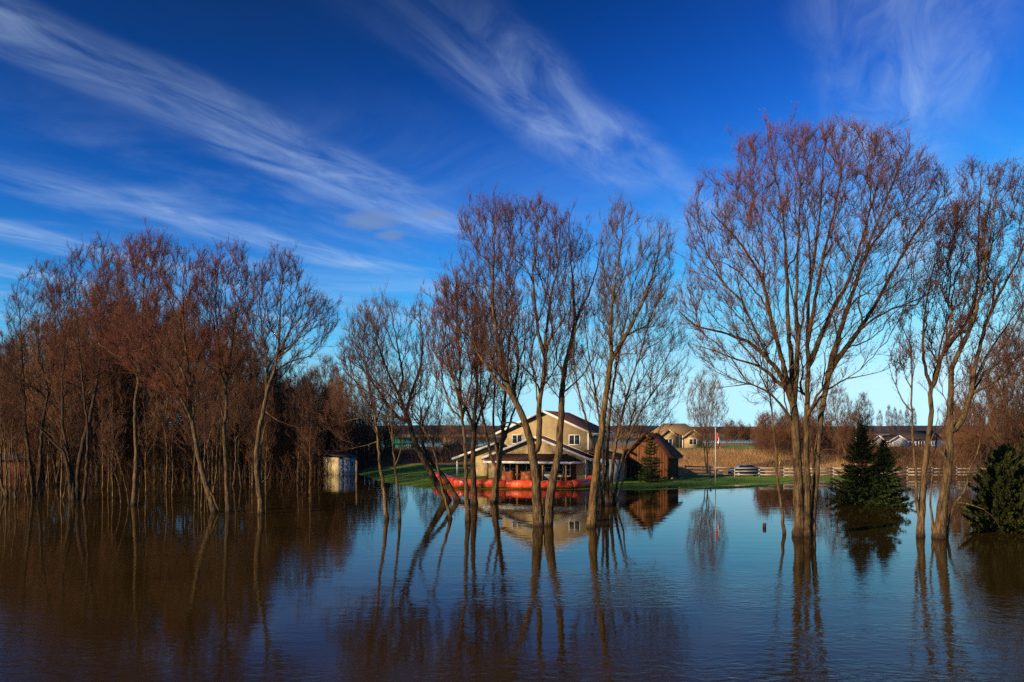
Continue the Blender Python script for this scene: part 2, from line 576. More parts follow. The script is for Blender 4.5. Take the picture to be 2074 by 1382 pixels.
# far wooded ridge beyond the lake
hx = np.linspace(-2600, 2600, 260)
hv = []
for k_, (yy, hh) in enumerate(((1720, 0.0), (1800, 14), (1950, 24), (2300, 26), (2600, 0))):
    n_ = 1.5 * np.sin(hx * 0.004 + k_) + 1.2 * np.sin(hx * 0.013 + 2 * k_) + rng.normal(0, 0.5, len(hx))
    hv.append(np.stack([hx, np.full_like(hx, yy), -1 + hh + n_ * (hh > 0)], 1))
hv = np.concatenate(hv)
ii = np.arange(4 * 260).reshape(4, 260)[:, :-1].ravel()
tag(link('hills', fast_mesh('hills', hv, [np.stack([ii, ii + 1, ii + 261, ii + 260], 1)], MATS['hill_wood'], False)), kind='structure')


# ------------------------------------------------------------------ tree growing
def in_poly(px, py, poly):
    poly = np.asarray(poly, float)
    ins = np.zeros(len(px), bool)
    x1, y1 = poly[-1]
    for x2, y2 in poly:
        c = ((y1 > py) != (y2 > py)) & (px < (x2 - x1) * (py - y1) / (y2 - y1 + 1e-9) + x1)
        ins ^= c
        x1, y1 = x2, y2
    return ins


def row_extent(poly):
    ys = np.linspace(min(p[1] for p in poly), max(p[1] for p in poly), 60)
    lo, hi = np.full(60, 1e9), np.full(60, -1e9)
    P = list(poly) + [poly[0]]
    for (xa, ya), (xb, yb) in zip(P[:-1], P[1:]):
        m_ = (ys >= min(ya, yb) - 1) & (ys <= max(ya, yb) + 1)
        xs = xa + (xb - xa) * np.clip((ys - ya) / (yb - ya + 1e-9 if yb != ya else 1e-9), 0, 1)
        lo[m_] = np.minimum(lo[m_], xs[m_])
        hi[m_] = np.maximum(hi[m_], xs[m_])
    return ys, lo, hi


def nrm(a):
    return a / (np.linalg.norm(a, axis=-1, keepdims=True) + 1e-9)


def resample(pts, step):
    pts = np.asarray(pts, float)
    s = np.concatenate([[0], np.cumsum(np.linalg.norm(np.diff(pts, axis=0), axis=1))])
    n = max(3, int(s[-1] / step) + 1)
    # Catmull-Rom through the traced points
    t = np.linspace(0, s[-1], n)
    out = np.zeros((n, 3))
    P = np.vstack([2 * pts[0] - pts[1], pts, 2 * pts[-1] - pts[-2]])
    for i in range(len(pts) - 1):
        m_ = (t >= s[i] - 1e-6) & (t <= s[i + 1] + 1e-6)
        u = ((t[m_] - s[i]) / (s[i + 1] - s[i] + 1e-9))[:, None]
        p0, p1, p2, p3 = P[i], P[i + 1], P[i + 2], P[i + 3]
        out[m_] = 0.5 * (2 * p1 + (p2 - p0) * u + (2 * p0 - 5 * p1 + 4 * p2 - p3) * u ** 2 + (3 * p1 - p0 - 3 * p2 + p3) * u ** 3)
    return out, t / s[-1]


def rings(pos, dr, rad, k, jit=None):
    ref = np.tile(np.array((0.23, 0.96, 0.12)), (len(pos), 1))
    bad = np.abs((nrm(dr) * nrm(ref)).sum(1)) > 0.93
    ref[bad] = (1.0, 0.1, 0.05)
    u = nrm(np.cross(dr, ref))
    w = np.cross(nrm(dr), u)
    a = np.arange(k) * 2 * math.pi / k
    rr = rad[:, None] if jit is None else rad[:, None] * jit
    return pos[:, None] + (rr * np.cos(a))[:, :, None] * u[:, None] + (rr * np.sin(a))[:, :, None] * w[:, None]


def tubes_from_edges(pos, par, dr, rad, sel, cont, k, g):
    """mesh for the edges parent->i for i in sel; cont[i] = i carries on its parent's run"""
    sel = np.asarray(sel)
    if len(sel) == 0:
        return np.zeros((0, 3)), np.zeros((0, 4), int)
    ct, st = sel[cont[sel]], sel[~cont[sel]]
    ids = np.unique(np.concatenate([sel, par[ct]]))
    mp = np.full(len(pos), -1)
    mp[ids] = np.arange(len(ids))
    jit = 1 + g.normal(0, 0.05, (len(ids), k)) if k > 4 else None
    v1 = rings(pos[ids], dr[ids], rad[ids], k, jit)
    v2 = rings(pos[par[st]], dr[st], np.minimum(rad[st] * 1.15, rad[par[st]]), k)
    v = np.concatenate([v1, v2]).reshape(-1, 3)
    start = np.zeros(len(pos), int)
    start[ct] = mp[par[ct]]
    start[st] = len(ids) + np.arange(len(st))
    a = start[sel] * k
    b = mp[sel] * k
    j = np.arange(k)
    q = np.stack([a[:, None] + j, a[:, None] + (j + 1) % k, b[:, None] + (j + 1) % k, b[:, None] + j], -1).reshape(-1, 4)
    return v, q


NT_K, TW_K = 1.95, 1.02


def grow(limbs, poly, Y, n_t, seed, step=0.5, twig_n=4000, twig_len=0.8, bud=1.0, depth=0.85, wscale=1.0, bias=0.6,
         tip_r=0.0085, droop=0.0, kmain=8, extra_poly=None, up=0.35, base_y=None, bud_n=1.0, flow=0.5):
    """limbs: [(points in picture rows/columns, width at start, width at end, depth drift at end)], grown into a whole tree.
    Returns origin, (trunk mesh data), (crown mesh data), (buds mesh data)."""
    g = np.random.default_rng(seed)
    n_t, twig_n, twig_len = int(n_t * NT_K), int(twig_n * TW_K), twig_len * 0.85
    ppm = F / Y
    CAP = 40000
    P = np.zeros((CAP, 3)); D = np.zeros((CAP, 3)); L = np.zeros(CAP); RAD = np.zeros(CAP)
    par = np.full(CAP, -1); kids = np.zeros(CAP, int); cont = np.zeros(CAP, bool); traced = np.zeros(CAP, bool)
    n = 0
    first = None
    for (pts, w0, w1, dyd) in limbs:
        pts = np.asarray(pts, float)
        root = True
        y0 = 0.0
        if n:
            p0 = W(pts[0, 0], pts[0, 1], Y)
            dd = np.hypot(P[:n, 0] * Y / P[:n, 1] - p0[0], (P[:n, 2] - H) * Y / P[:n, 1] + H - p0[2])
            q = int(dd.argmin())
            if dd[q] < 0.9 and pts[0, 1] < limbs[0][0][0][1] - 12:
                root = False
                y0 = P[q, 1] - Y
        if root and n:
            y0 = g.uniform(-0.25, 0.25)
        s = np.concatenate([[0], np.cumsum(np.linalg.norm(np.diff(pts, axis=0), axis=1))])
        s /= s[-1]
        dys = y0 + dyd * s ** 1.3
        w3 = np.array([W(a, b, Y + c) for (a, b), c in zip(pts, dys)])
        if not root:
            w3[0] = P[q]
        else:
            w3 = np.vstack([w3[0] + (0, 0, -1.0) + 0.25 * (w3[0] - w3[1]) * (1, 1, 0), w3])
        rs, t = resample(w3, step * 0.8)
        wob = g.normal(0, 0.02, rs.shape)
        wob[0] = 0
        rs = rs + wob
        if root and first is None:
            first = w3[1].copy()
        rad = (w0 + (w1 * 0.7 - w0) * t ** 0.65) / ppm / 2 * wscale
        st = 0 if root else 1
        prev = -1 if root else q
        for i in range(st, len(rs)):
            P[n] = rs[i]
            par[n] = prev
            d_ = rs[i] - (rs[i - 1] if i else rs[i] - (rs[1] - rs[0]))
            D[n] = d_ / (np.linalg.norm(d_) + 1e-9)
            L[n] = 0 if prev < 0 else L[prev] + np.linalg.norm(d_)
            RAD[n] = rad[i]
            cont[n] = not (i == st)
            traced[n] = True
            if prev >= 0:
                kids[prev] += 1
            prev = n
            n += 1
        if root:
            RAD[n - len(rs):n] *= 1 + 0.22 * np.exp(-np.maximum(0, rs[:, 2]) / 0.35)
    base = first if first is not None else P[0]
    # targets through the crown's volume
    ys, lo, hi = row_extent(poly)
    poly = np.asarray(poly, float)
    tg = []
    crot = np.array([base[0] / Y * F + CX, poly[:, 1].max()])
    Rm = np.hypot(poly[:, 0] - crot[0], poly[:, 1] - crot[1]).max()
    tries = 0
    ph = g.uniform(0, 6.28, 3)
    cen3 = W(poly[:, 0].mean(), poly[:, 1].mean(), Y)
    while len(tg) < n_t and tries < 60:
        tries += 1
        px = g.uniform(poly[:, 0].min(), poly[:, 0].max(), n_t)
        py = g.uniform(poly[:, 1].min(), poly[:, 1].max(), n_t)
        ok = in_poly(px, py, poly)
        acc = (1 - bias) + bias * np.hypot(px - crot[0], py - crot[1]) / Rm
        ok &= g.random(n_t) < acc
        for a, b in zip(px[ok], py[ok]):
            l_, h_ = np.interp(b, ys, lo), np.interp(b, ys, hi)
            hw = max(6, (h_ - l_) / 2)
            u = np.clip((a - (l_ + h_) / 2) / hw, -1, 1)
            dm = min(7.0, hw / ppm) * math.sqrt(max(0.04, 1 - u * u)) * depth
            w_ = W(a, b, Y + g.uniform(-dm, dm))
            # uneven crown: thinner pockets, and shoots that stand out of the outline
            cl_ = math.sin(w_[0] * 1.7 + ph[0]) + math.sin(w_[1] * 1.5 + ph[1] + w_[2] * 0.6) + math.sin(w_[2] * 1.9 + ph[2] - w_[0] * 0.5)
            if cl_ < -0.75 and g.random() < 0.85:
                continue
            if g.random() < 0.07:
                w_ = w_ + nrm(w_ - cen3 + np.array((0, 0, 1.5))) * g.uniform(0.3, 1.1)
            tg.append(w_)
    tg = np.array(tg[:n_t])
    zb = H - (poly[:, 1].max() - HY) * Y / F
    lowm = np.abs(P[:n, 2] - zb) < 1.5
    crot3 = P[:n][lowm].mean(0) if lowm.any() else base.copy()
    crot3[2] = zb - 1.0
    n1 = max(6, len(tg) // 8)
    key = np.linalg.norm(tg - base, axis=1) * g.uniform(0.9, 1.1, len(tg))
    key[n1:] += 1e4
    order = np.argsort(key)
    for it_, p in enumerate(tg[order]):
        lw = 0.42 if it_ < n1 else 0.20
        fl = nrm(nrm(p - crot3) * 0.85 + np.array((0, 0, flow)))
        v = p - P[:n]
        d = np.sqrt((v * v).sum(1)) + 1e-6
        c = (v * D[:n]).sum(1) / d
        cf = (v @ fl) / d
        cost = d * (1 + 1.1 * (1 - c) + 1.1 * (1 - cf)) + lw * L[:n] + 6.0 * (c < 0.15) + 5.0 * (P[:n, 2] < 1.5)
        q = int(cost.argmin())
        dq = d[q]
        if dq < step * 0.6:
            continue
        m_ = max(2, int(math.ceil(dq / step)))
        t = (np.arange(1, m_ + 1) / m_)[:, None]
        ctrl = P[q] + nrm(D[q] * 0.75 + nrm(v[q]) * 0.35 - np.array((0, 0, 0.0))) * dq * 0.5
        end = p
        pts = (1 - t) ** 2 * P[q] + 2 * t * (1 - t) * ctrl + t ** 2 * end
        pts[:-1] += g.normal(0, 0.045, (m_ - 1, 3)) * step / 0.4
        prev = q
        for i in range(m_):
            if n >= CAP:
                break
            P[n] = pts[i]
            dv = pts[i] - P[prev]
            ln = np.linalg.norm(dv) + 1e-9
            D[n] = dv / ln
            L[n] = L[prev] + ln
            par[n] = prev
            cont[n] = i > 0 or kids[prev] == 0
            kids[prev] += 1
            prev = n
            n += 1
    P, D, L, RAD, par, cont, traced = P[:n], D[:n], L[:n], RAD[:n], par[:n], cont[:n], traced[:n]
    # a run goes on through its strongest child: let end nodes continue
    nch = np.bincount(par[par >= 0], minlength=n)
    # pipe model
    ex = 2.1
    acc = np.zeros(n)
    for i in range(n - 1, -1, -1):
        if nch[i] == 0:
            acc[i] = (tip_r * 1.15) ** ex
        if par[i] >= 0:
            acc[par[i]] += acc[i]
    pr = acc ** (1 / ex)
    for i in range(n):
        if not traced[i]:
            lim = RAD[par[i]] * (0.97 if cont[i] else 0.72)
            RAD[i] = min(pr[i], lim) if par[i] >= 0 else pr[i]
    RAD = np.maximum(RAD, tip_r * 0.8)
    # smooth node directions
    dsum = D.copy()
    for i in range(n):
        if par[i] >= 0 and cont[i]:
            dsum[par[i]] += D[i]
    DS = nrm(dsum)
    e = np.where(par >= 0)[0]
    rad_e = RAD[e]
    tv, tf = [], []
    off = 0
    lim_tr = max(0.028, 0.55 / ppm)
    for sel, k in ((e[rad_e >= lim_tr * 2.2], kmain), (e[(rad_e < lim_tr * 2.2) & (rad_e >= lim_tr)], 5)):
        v, f = tubes_from_edges(P, par, DS, RAD, sel, cont, k, g)
        tv.append(v); tf.append(f + off); off += len(v)
    trunk = (np.concatenate(tv) - base, np.concatenate(tf))
    v, f = tubes_from_edges(P, par, DS, RAD, e[rad_e < lim_tr], cont, 3, g)
    cv, cf, coff = [v], [f], len(v)
    # twigs
    cand = np.where((RAD < 0.05) & (P[:, 2] > 1.2) & (L > 0.18 * L.max()))[0]
    tw = (np.zeros((0, 3)), np.zeros((0, 3)))
    bv, bf = np.zeros((0, 3)), np.zeros((0, 3), int)
    if len(cand) and twig_n:
        wgt = np.where(nch[cand] == 0, 3.0, 1.0) * (0.012 / np.maximum(RAD[cand], 0.008)) ** 0.5
        src = g.choice(cand, twig_n, p=wgt / wgt.sum())
        o = P[src] - D[src] * g.uniform(0, step * 0.9, (twig_n, 1))
        rd = nrm(g.normal(0, 1, (twig_n, 3)))
        fw = nrm(nrm(P[src] - crot3) * 0.85 + np.array((0, 0, flow)))
        d1 = nrm(D[src] * 0.8 + fw * 0.35 + rd * 0.72 + np.array((0, 0, up * 0.6)))
        d2 = nrm(d1 + np.array((0, 0, 1.3 * up - droop)) + g.normal(0, 0.16, (twig_n, 3)))
        ln = twig_len * g.uniform(0.35, 1.25, (twig_n, 1))
        m1, m2 = o + d1 * ln * 0.5, o + d1 * ln * 0.5 + d2 * ln * 0.5
        A = rings(o, d1, np.full(twig_n, tip_r * 1.1), 3).reshape(-1, 3)
        vv = np.concatenate([A, m2])
        i0 = np.arange(twig_n) * 3
        it = 3 * twig_n + np.arange(twig_n)
        t3 = np.concatenate([np.stack([i0 + j, i0 + (j + 1) % 3, it], 1) for j in range(3)])
        cv.append(vv); ct3 = t3 + coff; coff += len(vv)
        # side shoots on the twigs, flat-sided needles of wood
        ns = int(twig_n * 2.2)
        sdx = g.integers(0, twig_n, ns)
        tt = g.uniform(0.25, 0.95, (ns, 1))
        so = o[sdx] + (m2[sdx] - o[sdx]) * tt
        sd = nrm(d2[sdx] + nrm(g.normal(0, 1, (ns, 3))) * 0.6)
        sl = ln[sdx] * g.uniform(0.2, 0.5, (ns, 1))
        A = rings(so, sd, np.full(ns, tip_r * 0.75), 3).reshape(-1, 3)
        vv = np.concatenate([A, so + sd * sl])
        i0 = np.arange(ns) * 3
        it = 3 * ns + np.arange(ns)
        t4 = np.concatenate([np.stack([i0 + j, i0 + (j + 1) % 3, it], 1) for j in range(3)])
        cv.append(vv); ct3 = np.concatenate([ct3, t4 + coff]); coff += len(vv)
        if bud > 0:
            # flower-bud clusters towards the twig ends
            bs = np.concatenate([m2, so + sd * sl * 0.98, m1 + d2 * ln * 0.25])
            bd = np.concatenate([d2, sd, nrm(d2 + g.normal(0, 0.5, d2.shape))])
            keep = g.random(len(bs)) < np.concatenate([np.full(twig_n, 0.6), np.full(ns, 0.5), np.full(twig_n, 0.0)]) * bud_n
            bs, bd = bs[keep], bd[keep]
            nb = len(bs)
            br = bud * g.uniform(0.009, 0.018, nb)
            bl = bud * g.uniform(0.035, 0.09, (nb, 1))
            ring = rings(bs, bd, br, 3).reshape(-1, 3)
            bv = np.concatenate([ring, bs + bd * bl])
            i0 = np.arange(nb) * 3
            ib = 3 * nb + np.arange(nb)
            bf = np.concatenate([np.stack([i0 + j, i0 + (j + 1) % 3, ib], 1) for j in range(3)])
    else:
        ct3 = np.zeros((0, 3), int)
    crown = (np.concatenate(cv) - base, np.concatenate(cf), ct3)
    return base, trunk, crown, (bv - base, bf)


TRIS = [0]


def plant(name, label, data, mats=('bark', 'twig', 'bud'), cat='tree', group=None):
    base, trunk, crown, buds = data
    o = thing(name, label, cat, base, 0, group)
    link('trunk', fast_mesh('trunk', trunk[0], [trunk[1]], MATS[mats[0]], True), o)
    c = link('crown', fast_mesh('crown', crown[0], [crown[1], crown[2]], MATS[mats[1]], False), o)
    TRIS[0] += 2 * len(trunk[1]) + 2 * len(crown[1]) + len(crown[2]) + len(buds[1])
    if len(buds[1]):
        tag(link('buds', fast_mesh('buds', buds[0], [buds[1]], MATS[mats[2]], False), c), kind='stuff')
    return o


def copy_tree(src, loc, rotz=0.0, scale=1.0, label=None, group=None):
    def rec(o, parent):
        c = o.copy()
        COL.objects.link(c)
        c.parent = parent
        for ch in o.children:
            rec(ch, c)
        return c
    r = rec(src, None)
    r.location = loc
    r.rotation_euler = (0, 0, rotz)
    r.scale = (scale, scale, scale) if np.isscalar(scale) else scale
    if label:
        r['label'] = label
    if group:
        r['group'] = group
    return r


# ------------------------------------------------------------------ conifers
def conifer(name, label, loc, height, rad, seed, m_fol, tiers=22, dens=1.0, kind='spruce', group=None):
    g = np.random.default_rng(seed)
    o = thing(name, label, 'tree', loc, g.uniform(0, 6), group)
    tb = MB()
    zz_ = np.linspace(-0.8, height * 0.97, 12)
    tb.tube(np.stack([0.02 * np.sin(zz_), 0.02 * np.cos(zz_ * 1.3), zz_], 1), np.linspace(0.03 * height, 0.008, 12) * 0.62, 7)
    tb.build('trunk', MATS['bark_dark'], o, True)
    org, dirs, lens = [], [], []
    for i in range(tiers):
        f = (i + 0.5) / tiers
        z = height * (0.0 + 0.98 * f)
        if kind == 'spruce':
            r = rad * (1 - f) ** 0.9 * g.uniform(0.72, 1.16) + 0.06
        else:
            r = rad * min(1.0, 1.06 - f) ** 0.6 * g.uniform(0.8, 1.12)
            r = max(r, 0.2)
        nb = max(5, int((9 if kind == 'spruce' else 12) * dens * (0.5 + r / rad)))
        for j in range(nb):
            a = 2 * math.pi * (j + g.uniform(-0.4, 0.4)) / nb + i * 1.9
            rise = (-0.10 if f < 0.5 else 0.25 * f + 0.1) + g.normal(0, 0.08)
            if kind != 'spruce':
                rise = 0.25 + 0.5 * f + g.normal(0, 0.15)
            ln = r * (g.uniform(0.55, 1.15) if kind == 'spruce' else g.uniform(0.45, 1.2))
            d = np.array((math.cos(a), math.sin(a), rise))
            org.append((0, 0, z - (0.35 * ln * rise if kind != 'spruce' else 0)))
            dirs.append(d)
            lens.append(ln)
    org, dirs, lens = np.array(org), np.array(dirs), np.array(lens)
    # branch stems
    bm_ = MB()
    for a, d, l in zip(org, dirs, lens):
        if l > 0.3:
            bm_.tube([a, a + d * l * 0.55 + (0, 0, -0.03 * l), a + d * l + (0, 0, 0.06 * l)], [0.018, 0.012, 0.004], 3, False)
    bo = bm_.build('branches', MATS['bark_dark'], o)
    # sprays of foliage along the branches
    nsp = (lens * 34 * dens).astype(int) + 6
    idx = np.repeat(np.arange(len(lens)), nsp)
    n = len(idx)
    t = g.uniform(0.12, 1.05, n) ** 0.75
    l = lens[idx]
    pos = org[idx] + dirs[idx] * (l * t)[:, None]
    pos[:, 2] += (-0.12 * np.sin(t * 3.1) + 0.06 * t) * l
    side = nrm(np.cross(dirs[idx], (0, 0, 1.0)))
    sw = (g.uniform(-1, 1, n) * (1.05 - t) * 0.42 * l)
    pos += side * sw[:, None]
    pos[:, 2] += g.normal(0, 0.05, n) - 0.12 * np.abs(sw)
    dd = nrm(dirs[idx] * 0.9 + side * (np.sign(sw) * g.uniform(0.2, 1.0, n))[:, None] + g.normal(0, 0.25, (n, 3)) + (np.array((0, 0, 0.5)) if kind != 'spruce' else np.array((0, 0, -0.05))))
    ll = g.uniform(0.12, 0.27, n)[:, None]
    wv_ = nrm(np.cross(dd, nrm(g.normal(0, 1, (n, 3)) * 0.6 + np.array((0, 0, 1.0)))))
    wd = g.uniform(0.026, 0.056, n)[:, None] * (1.5 if kind != 'spruce' else 1.0)
    nv = np.cross(dd, wv_)
    # each spray a small folded leaf of four corners
    v = np.concatenate([pos - dd * ll * 0.3, pos + wv_ * wd + nv * wd * 0.5, pos + dd * ll * 0.8, pos - wv_ * wd + nv * wd * 0.5])
    k = np.arange(n)
    tri = np.concatenate([np.stack([k, k + n, k + 2 * n], 1), np.stack([k, k + 2 * n, k + 3 * n], 1)])
    tag(link('foliage', fast_mesh('foliage', v, [tri], MATS[m_fol], False), o), kind='stuff')
    TRIS[0] += len(tri)
    return o


def stems_stuff(name, label, cat, xs, ys, hs, seed, matname, r=0.012, lean=0.25, z=None, seg=2, kind='stuff', branch=3):
    """an uncountable thicket of thin upright shoots, each with a few side shoots"""
    g = np.random.default_rng(seed)
    n = len(xs)
    z0 = gz(xs, ys) if z is None else z
    base = np.stack([xs, ys, np.maximum(z0, -0.3)], 1)
    d = nrm(np.stack([g.normal(0, lean, n), g.normal(0, lean, n), np.ones(n)], 1))
    vs, fs, off = [], [], 0

    def spike(o, dr, ln, rr):
        nonlocal off
        A = rings(o, dr, rr, 3).reshape(-1, 3)
        v = np.concatenate([A, o + dr * ln[:, None]])
        i0 = np.arange(len(o)) * 3
        it = 3 * len(o) + np.arange(len(o))
        fs.append(np.concatenate([np.stack([i0 + j, i0 + (j + 1) % 3, it], 1) for j in range(3)]) + off)
        vs.append(v)
        off += len(v)
    rr = np.full(n, r) * g.uniform(0.6, 1.5, n)
    spike(base, d, hs, rr)
    for b in range(branch):
        t = g.uniform(0.2, 0.85, n)
        o = base + d * (hs * t)[:, None]
        dr = nrm(d + nrm(g.normal(0, 1, (n, 3))) * 0.7)
        spike(o, dr, hs * g.uniform(0.2, 0.5, n), rr * 0.6)
    f = np.concatenate(fs)
    TRIS[0] += len(f)
    o = link(name, fast_mesh(name, np.concatenate(vs), [f], MATS[matname], False))
    return tag(o, label, cat, None, kind)


# ------------------------------------------------------------------ buildings
def window(parent, x0, x1, z0, z1, y, n=2, frame='white_trim', fw=0.09):
    """a window on a wall that faces -y: frame, mullions, one glass pane per light"""
    w = MB()
    w.box(x0 - fw, x1 + fw, y - 0.07, y - 0.002, z1, z1 + fw)
    w.box(x0 - fw, x1 + fw, y - 0.10, y - 0.002, z0 - fw, z0)
    w.box(x0 - fw, x0, y - 0.07, y - 0.002, z0, z1)
    w.box(x1, x1 + fw, y - 0.07, y - 0.002, z0, z1)
    for i in range(1, n):
        x = x0 + (x1 - x0) * i / n
        w.box(x - fw / 2, x + fw / 2, y - 0.06, y - 0.002, z0, z1)
    o = w.build('window', MATS[frame], parent)
    for i in range(n):
        a, b = x0 + (x1 - x0) * i / n, x0 + (x1 - x0) * (i + 1) / n
        a += fw / 2 if i else 0
        b -= fw / 2 if i < n - 1 else 0
        MB().box(a, b, y - 0.03, y - 0.012, z0, z1).build('pane', MATS['window_glass'], o)
    return o


def gable_roof(parent, xc, hw, y0, y1, ze, zp, over, th, matname, trim='white_trim', name='roof'):
    """two thick slopes, ridge along y, with white rake boards and eave fascia"""
    sl = (zp - ze) / hw
    zo = ze - over * sl
    m = MB()
    for s in (-1, 1):
        a = [(xc, y0, zp), (xc + s * (hw + over), y0, zo), (xc + s * (hw + over), y1, zo), (xc, y1, zp)]
        b = [(x, y, z + th) for x, y, z in a]
        m.hexa(a if s > 0 else a[::-1], b if s > 0 else b[::-1])
    r = m.build(name, MATS[matname], parent)
    t = MB()
    for s in (-1, 1):
        for y in (y0 - 0.03, y1 + 0.03):
            t.bar((xc + s * 0.01, y, zp + th * 0.35), (xc + s * (hw + over + 0.02), y, zo + th * 0.35), 0.05, 0.24, (0, 0, 1))
        t.box(xc + s * (hw + over) - 0.025 + s * 0.03, xc + s * (hw + over) + 0.025 + s * 0.03, y0, y1, zo - 0.12, zo + th + 0.01)
    t.build('trim', MATS[trim], r)
    return r


def gable_wall(m, xc, hw, y0, y1, zb, ze, zp):
    m.prism([(xc - hw, zb), (xc + hw, zb), (xc + hw, ze), (xc, zp), (xc - hw, ze)], y0, y1)


hY = 90.0
hx0 = (1102 - CX) * hY / F
hz0 = 0.42
house = thing('house', 'cream two-storey house with brown gabled roofs and covered porch', 'house', (hx0, hY, hz0), R(-20))
m = MB(); gable_wall(m, 0, 5.1, 0, 10, -0.8, 5.2, 7.5)
m.build('upper_wall', MATS['cream_siding'], house)
gable_roof(house, 0, 5.1, -0.5, 10.4, 5.22, 7.52, 0.65, 0.16, 'brown_roof')
# shaded flank of the upper storey has a white board at the corner
MB().box(5.08, 5.2, -0.06, 0.12, 2.4, 5.15).build('corner_board', MATS['white_trim'], house)
m = MB(); gable_wall(m, 0, 5.6, -3.0, -0.01, -0.8, 2.45, 4.62)
m.build('front_wall', MATS['cream_siding'], house)
gable_roof(house, 0, 5.6, -3.45, -0.02, 2.47, 4.64, 0.6, 0.14, 'brown_roof')
MB().box(5.58, 5.68, -3.08, -2.9, -0.5, 2.3).build('corner_board', MATS['white_trim'], house)
# side wing on the right, set back, its shade put into the grey siding
m = MB(); m.box(5.62, 8.4, -1.6, 6.0, -0.8, 2.3)
m.build('side_wall', MATS['grey_and_shaded_siding'], house)
m = MB(); m.hexa([(5.12, -2.0, 3.1), (8.8, -2.0, 2.25), (8.8, 6.3, 2.25), (5.12, 6.3, 3.1)], [(5.12, -2.0, 3.24), (8.8, -2.0, 2.39), (8.8, 6.3, 2.39), (5.12, 6.3, 3.24)])
m.build('wing_roof', MATS['brown_roof'], house)
window(house, 6.4, 7.2, 0.9, 1.7, -1.6, 2)
# upper windows
window(house, -3.75, -2.65, 3.95, 4.85, 0, 2)
window(house, 3.0, 4.15, 3.85, 4.85, 0, 2)
# lean-to carport on the left
m = MB(); m.box(-8.0, -5.62, -0.9, 5.0, -0.8, 2.55)
m.build('side_wall', MATS['cream_siding'], house)
lean = MB(); lean.hexa([(-10.6, -1.6, 2.08), (-5.12, -1.6, 3.95), (-5.12, 5.4, 3.95), (-10.6, 5.4, 2.08)], [(-10.6, -1.6, 2.22), (-5.12, -1.6, 4.09), (-5.12, 5.4, 4.09), (-10.6, 5.4, 2.22)])
lo_ = lean.build('carport_roof', MATS['brown_roof'], house)
t = MB(); t.bar((-10.62, -1.64, 2.13), (-5.12, -1.64, 4.0), 0.06, 0.24); t.box(-10.68, -10.61, -1.6, 5.4, 1.98, 2.2)
t.build('trim', MATS['white_trim'], lo_)
m = MB(); m.prism([(-8.0, 2.56), (-5.62, 2.56), (-5.62, 3.74), (-8.0, 2.94)], -0.9, -0.7)
m.build('gable_infill', MATS['cream_siding'], house)
for yy in (-1.3, 5.0):
    MB().box(-10.25, -10.08, yy, yy + 0.17, -0.6, 2.17).build('post', MATS['white_trim'], house)
# porch
pr = MB()
pr.hexa([(-5.0, -5.8, 1.98), (4.5, -5.8, 1.98), (3.6, -3.0, 2.75), (-5.0, -3.0, 2.75)], [(-5.0, -5.8, 2.08), (4.5, -5.8, 2.08), (3.6, -3.0, 2.85), (-5.0, -3.0, 2.85)])
pr.add([(4.5, -5.8, 1.98), (5.4, -3.0, 1.98), (3.6, -3.0, 2.75), (4.5, -5.8, 2.08), (5.4, -3.0, 2.08), (3.6, -3.0, 2.85)], [(0, 1, 4, 3)], [(3, 4, 5), (0, 2, 1)])
po = pr.build('porch_roof', MATS['brown_roof'], house)
t = MB(); t.box(-5.05, 4.55, -5.88, -5.81, 1.86, 2.10); t.bar((4.55, -5.82, 1.98), (5.45, -3.02, 1.98), 0.06, 0.22)
t.build('fascia', MATS['white_trim'], po)
MB().box(-4.9, 4.5, -5.6, -3.01, -0.7, 0.02).build('porch_floor', MATS['dark_wood'], house)
for xx in (-4.7, -1.25, 1.6, 4.15):
    MB().box(xx - 0.08, xx + 0.08, -5.55, -5.39, 0.02, 1.97).build('post', MATS['post_wood'], house)
MB().box(-4.6, 4.6, -3.06, -3.012, 0.05, 2.4).build('porch_shade_sheet', MATS['dark_wood'], house)  # dark sheet over the cream wall, porch shade put into its colour
window(house, -3.6, -2.3, 0.5, 1.75, -3.07, 2)
window(house, -1.0, 0.3, 0.2, 1.85, -3.07, 2)
window(house, 2.4, 3.9, 0.5, 1.75, -3.07, 2)
d_ = MB().box(1.0, 1.95, -3.12, -3.065, 0.03, 1.95).build('door', MATS['white_trim'], house)
MB().box(1.12, 1.83, -3.14, -3.122, 0.9, 1.8).build('pane', MATS['window_glass'], d_)
MB().box(1.82, 1.9, -3.2, -3.121, 0.85, 0.92).build('handle', MATS['tyre'], d_)


def hloc(x, y, z=0.0):
    v = Matrix.Rotation(R(-20), 4, 'Z') @ Vector((x, y, 0))
    return (hx0 + v.x, hY + v.y, hz0 + z)


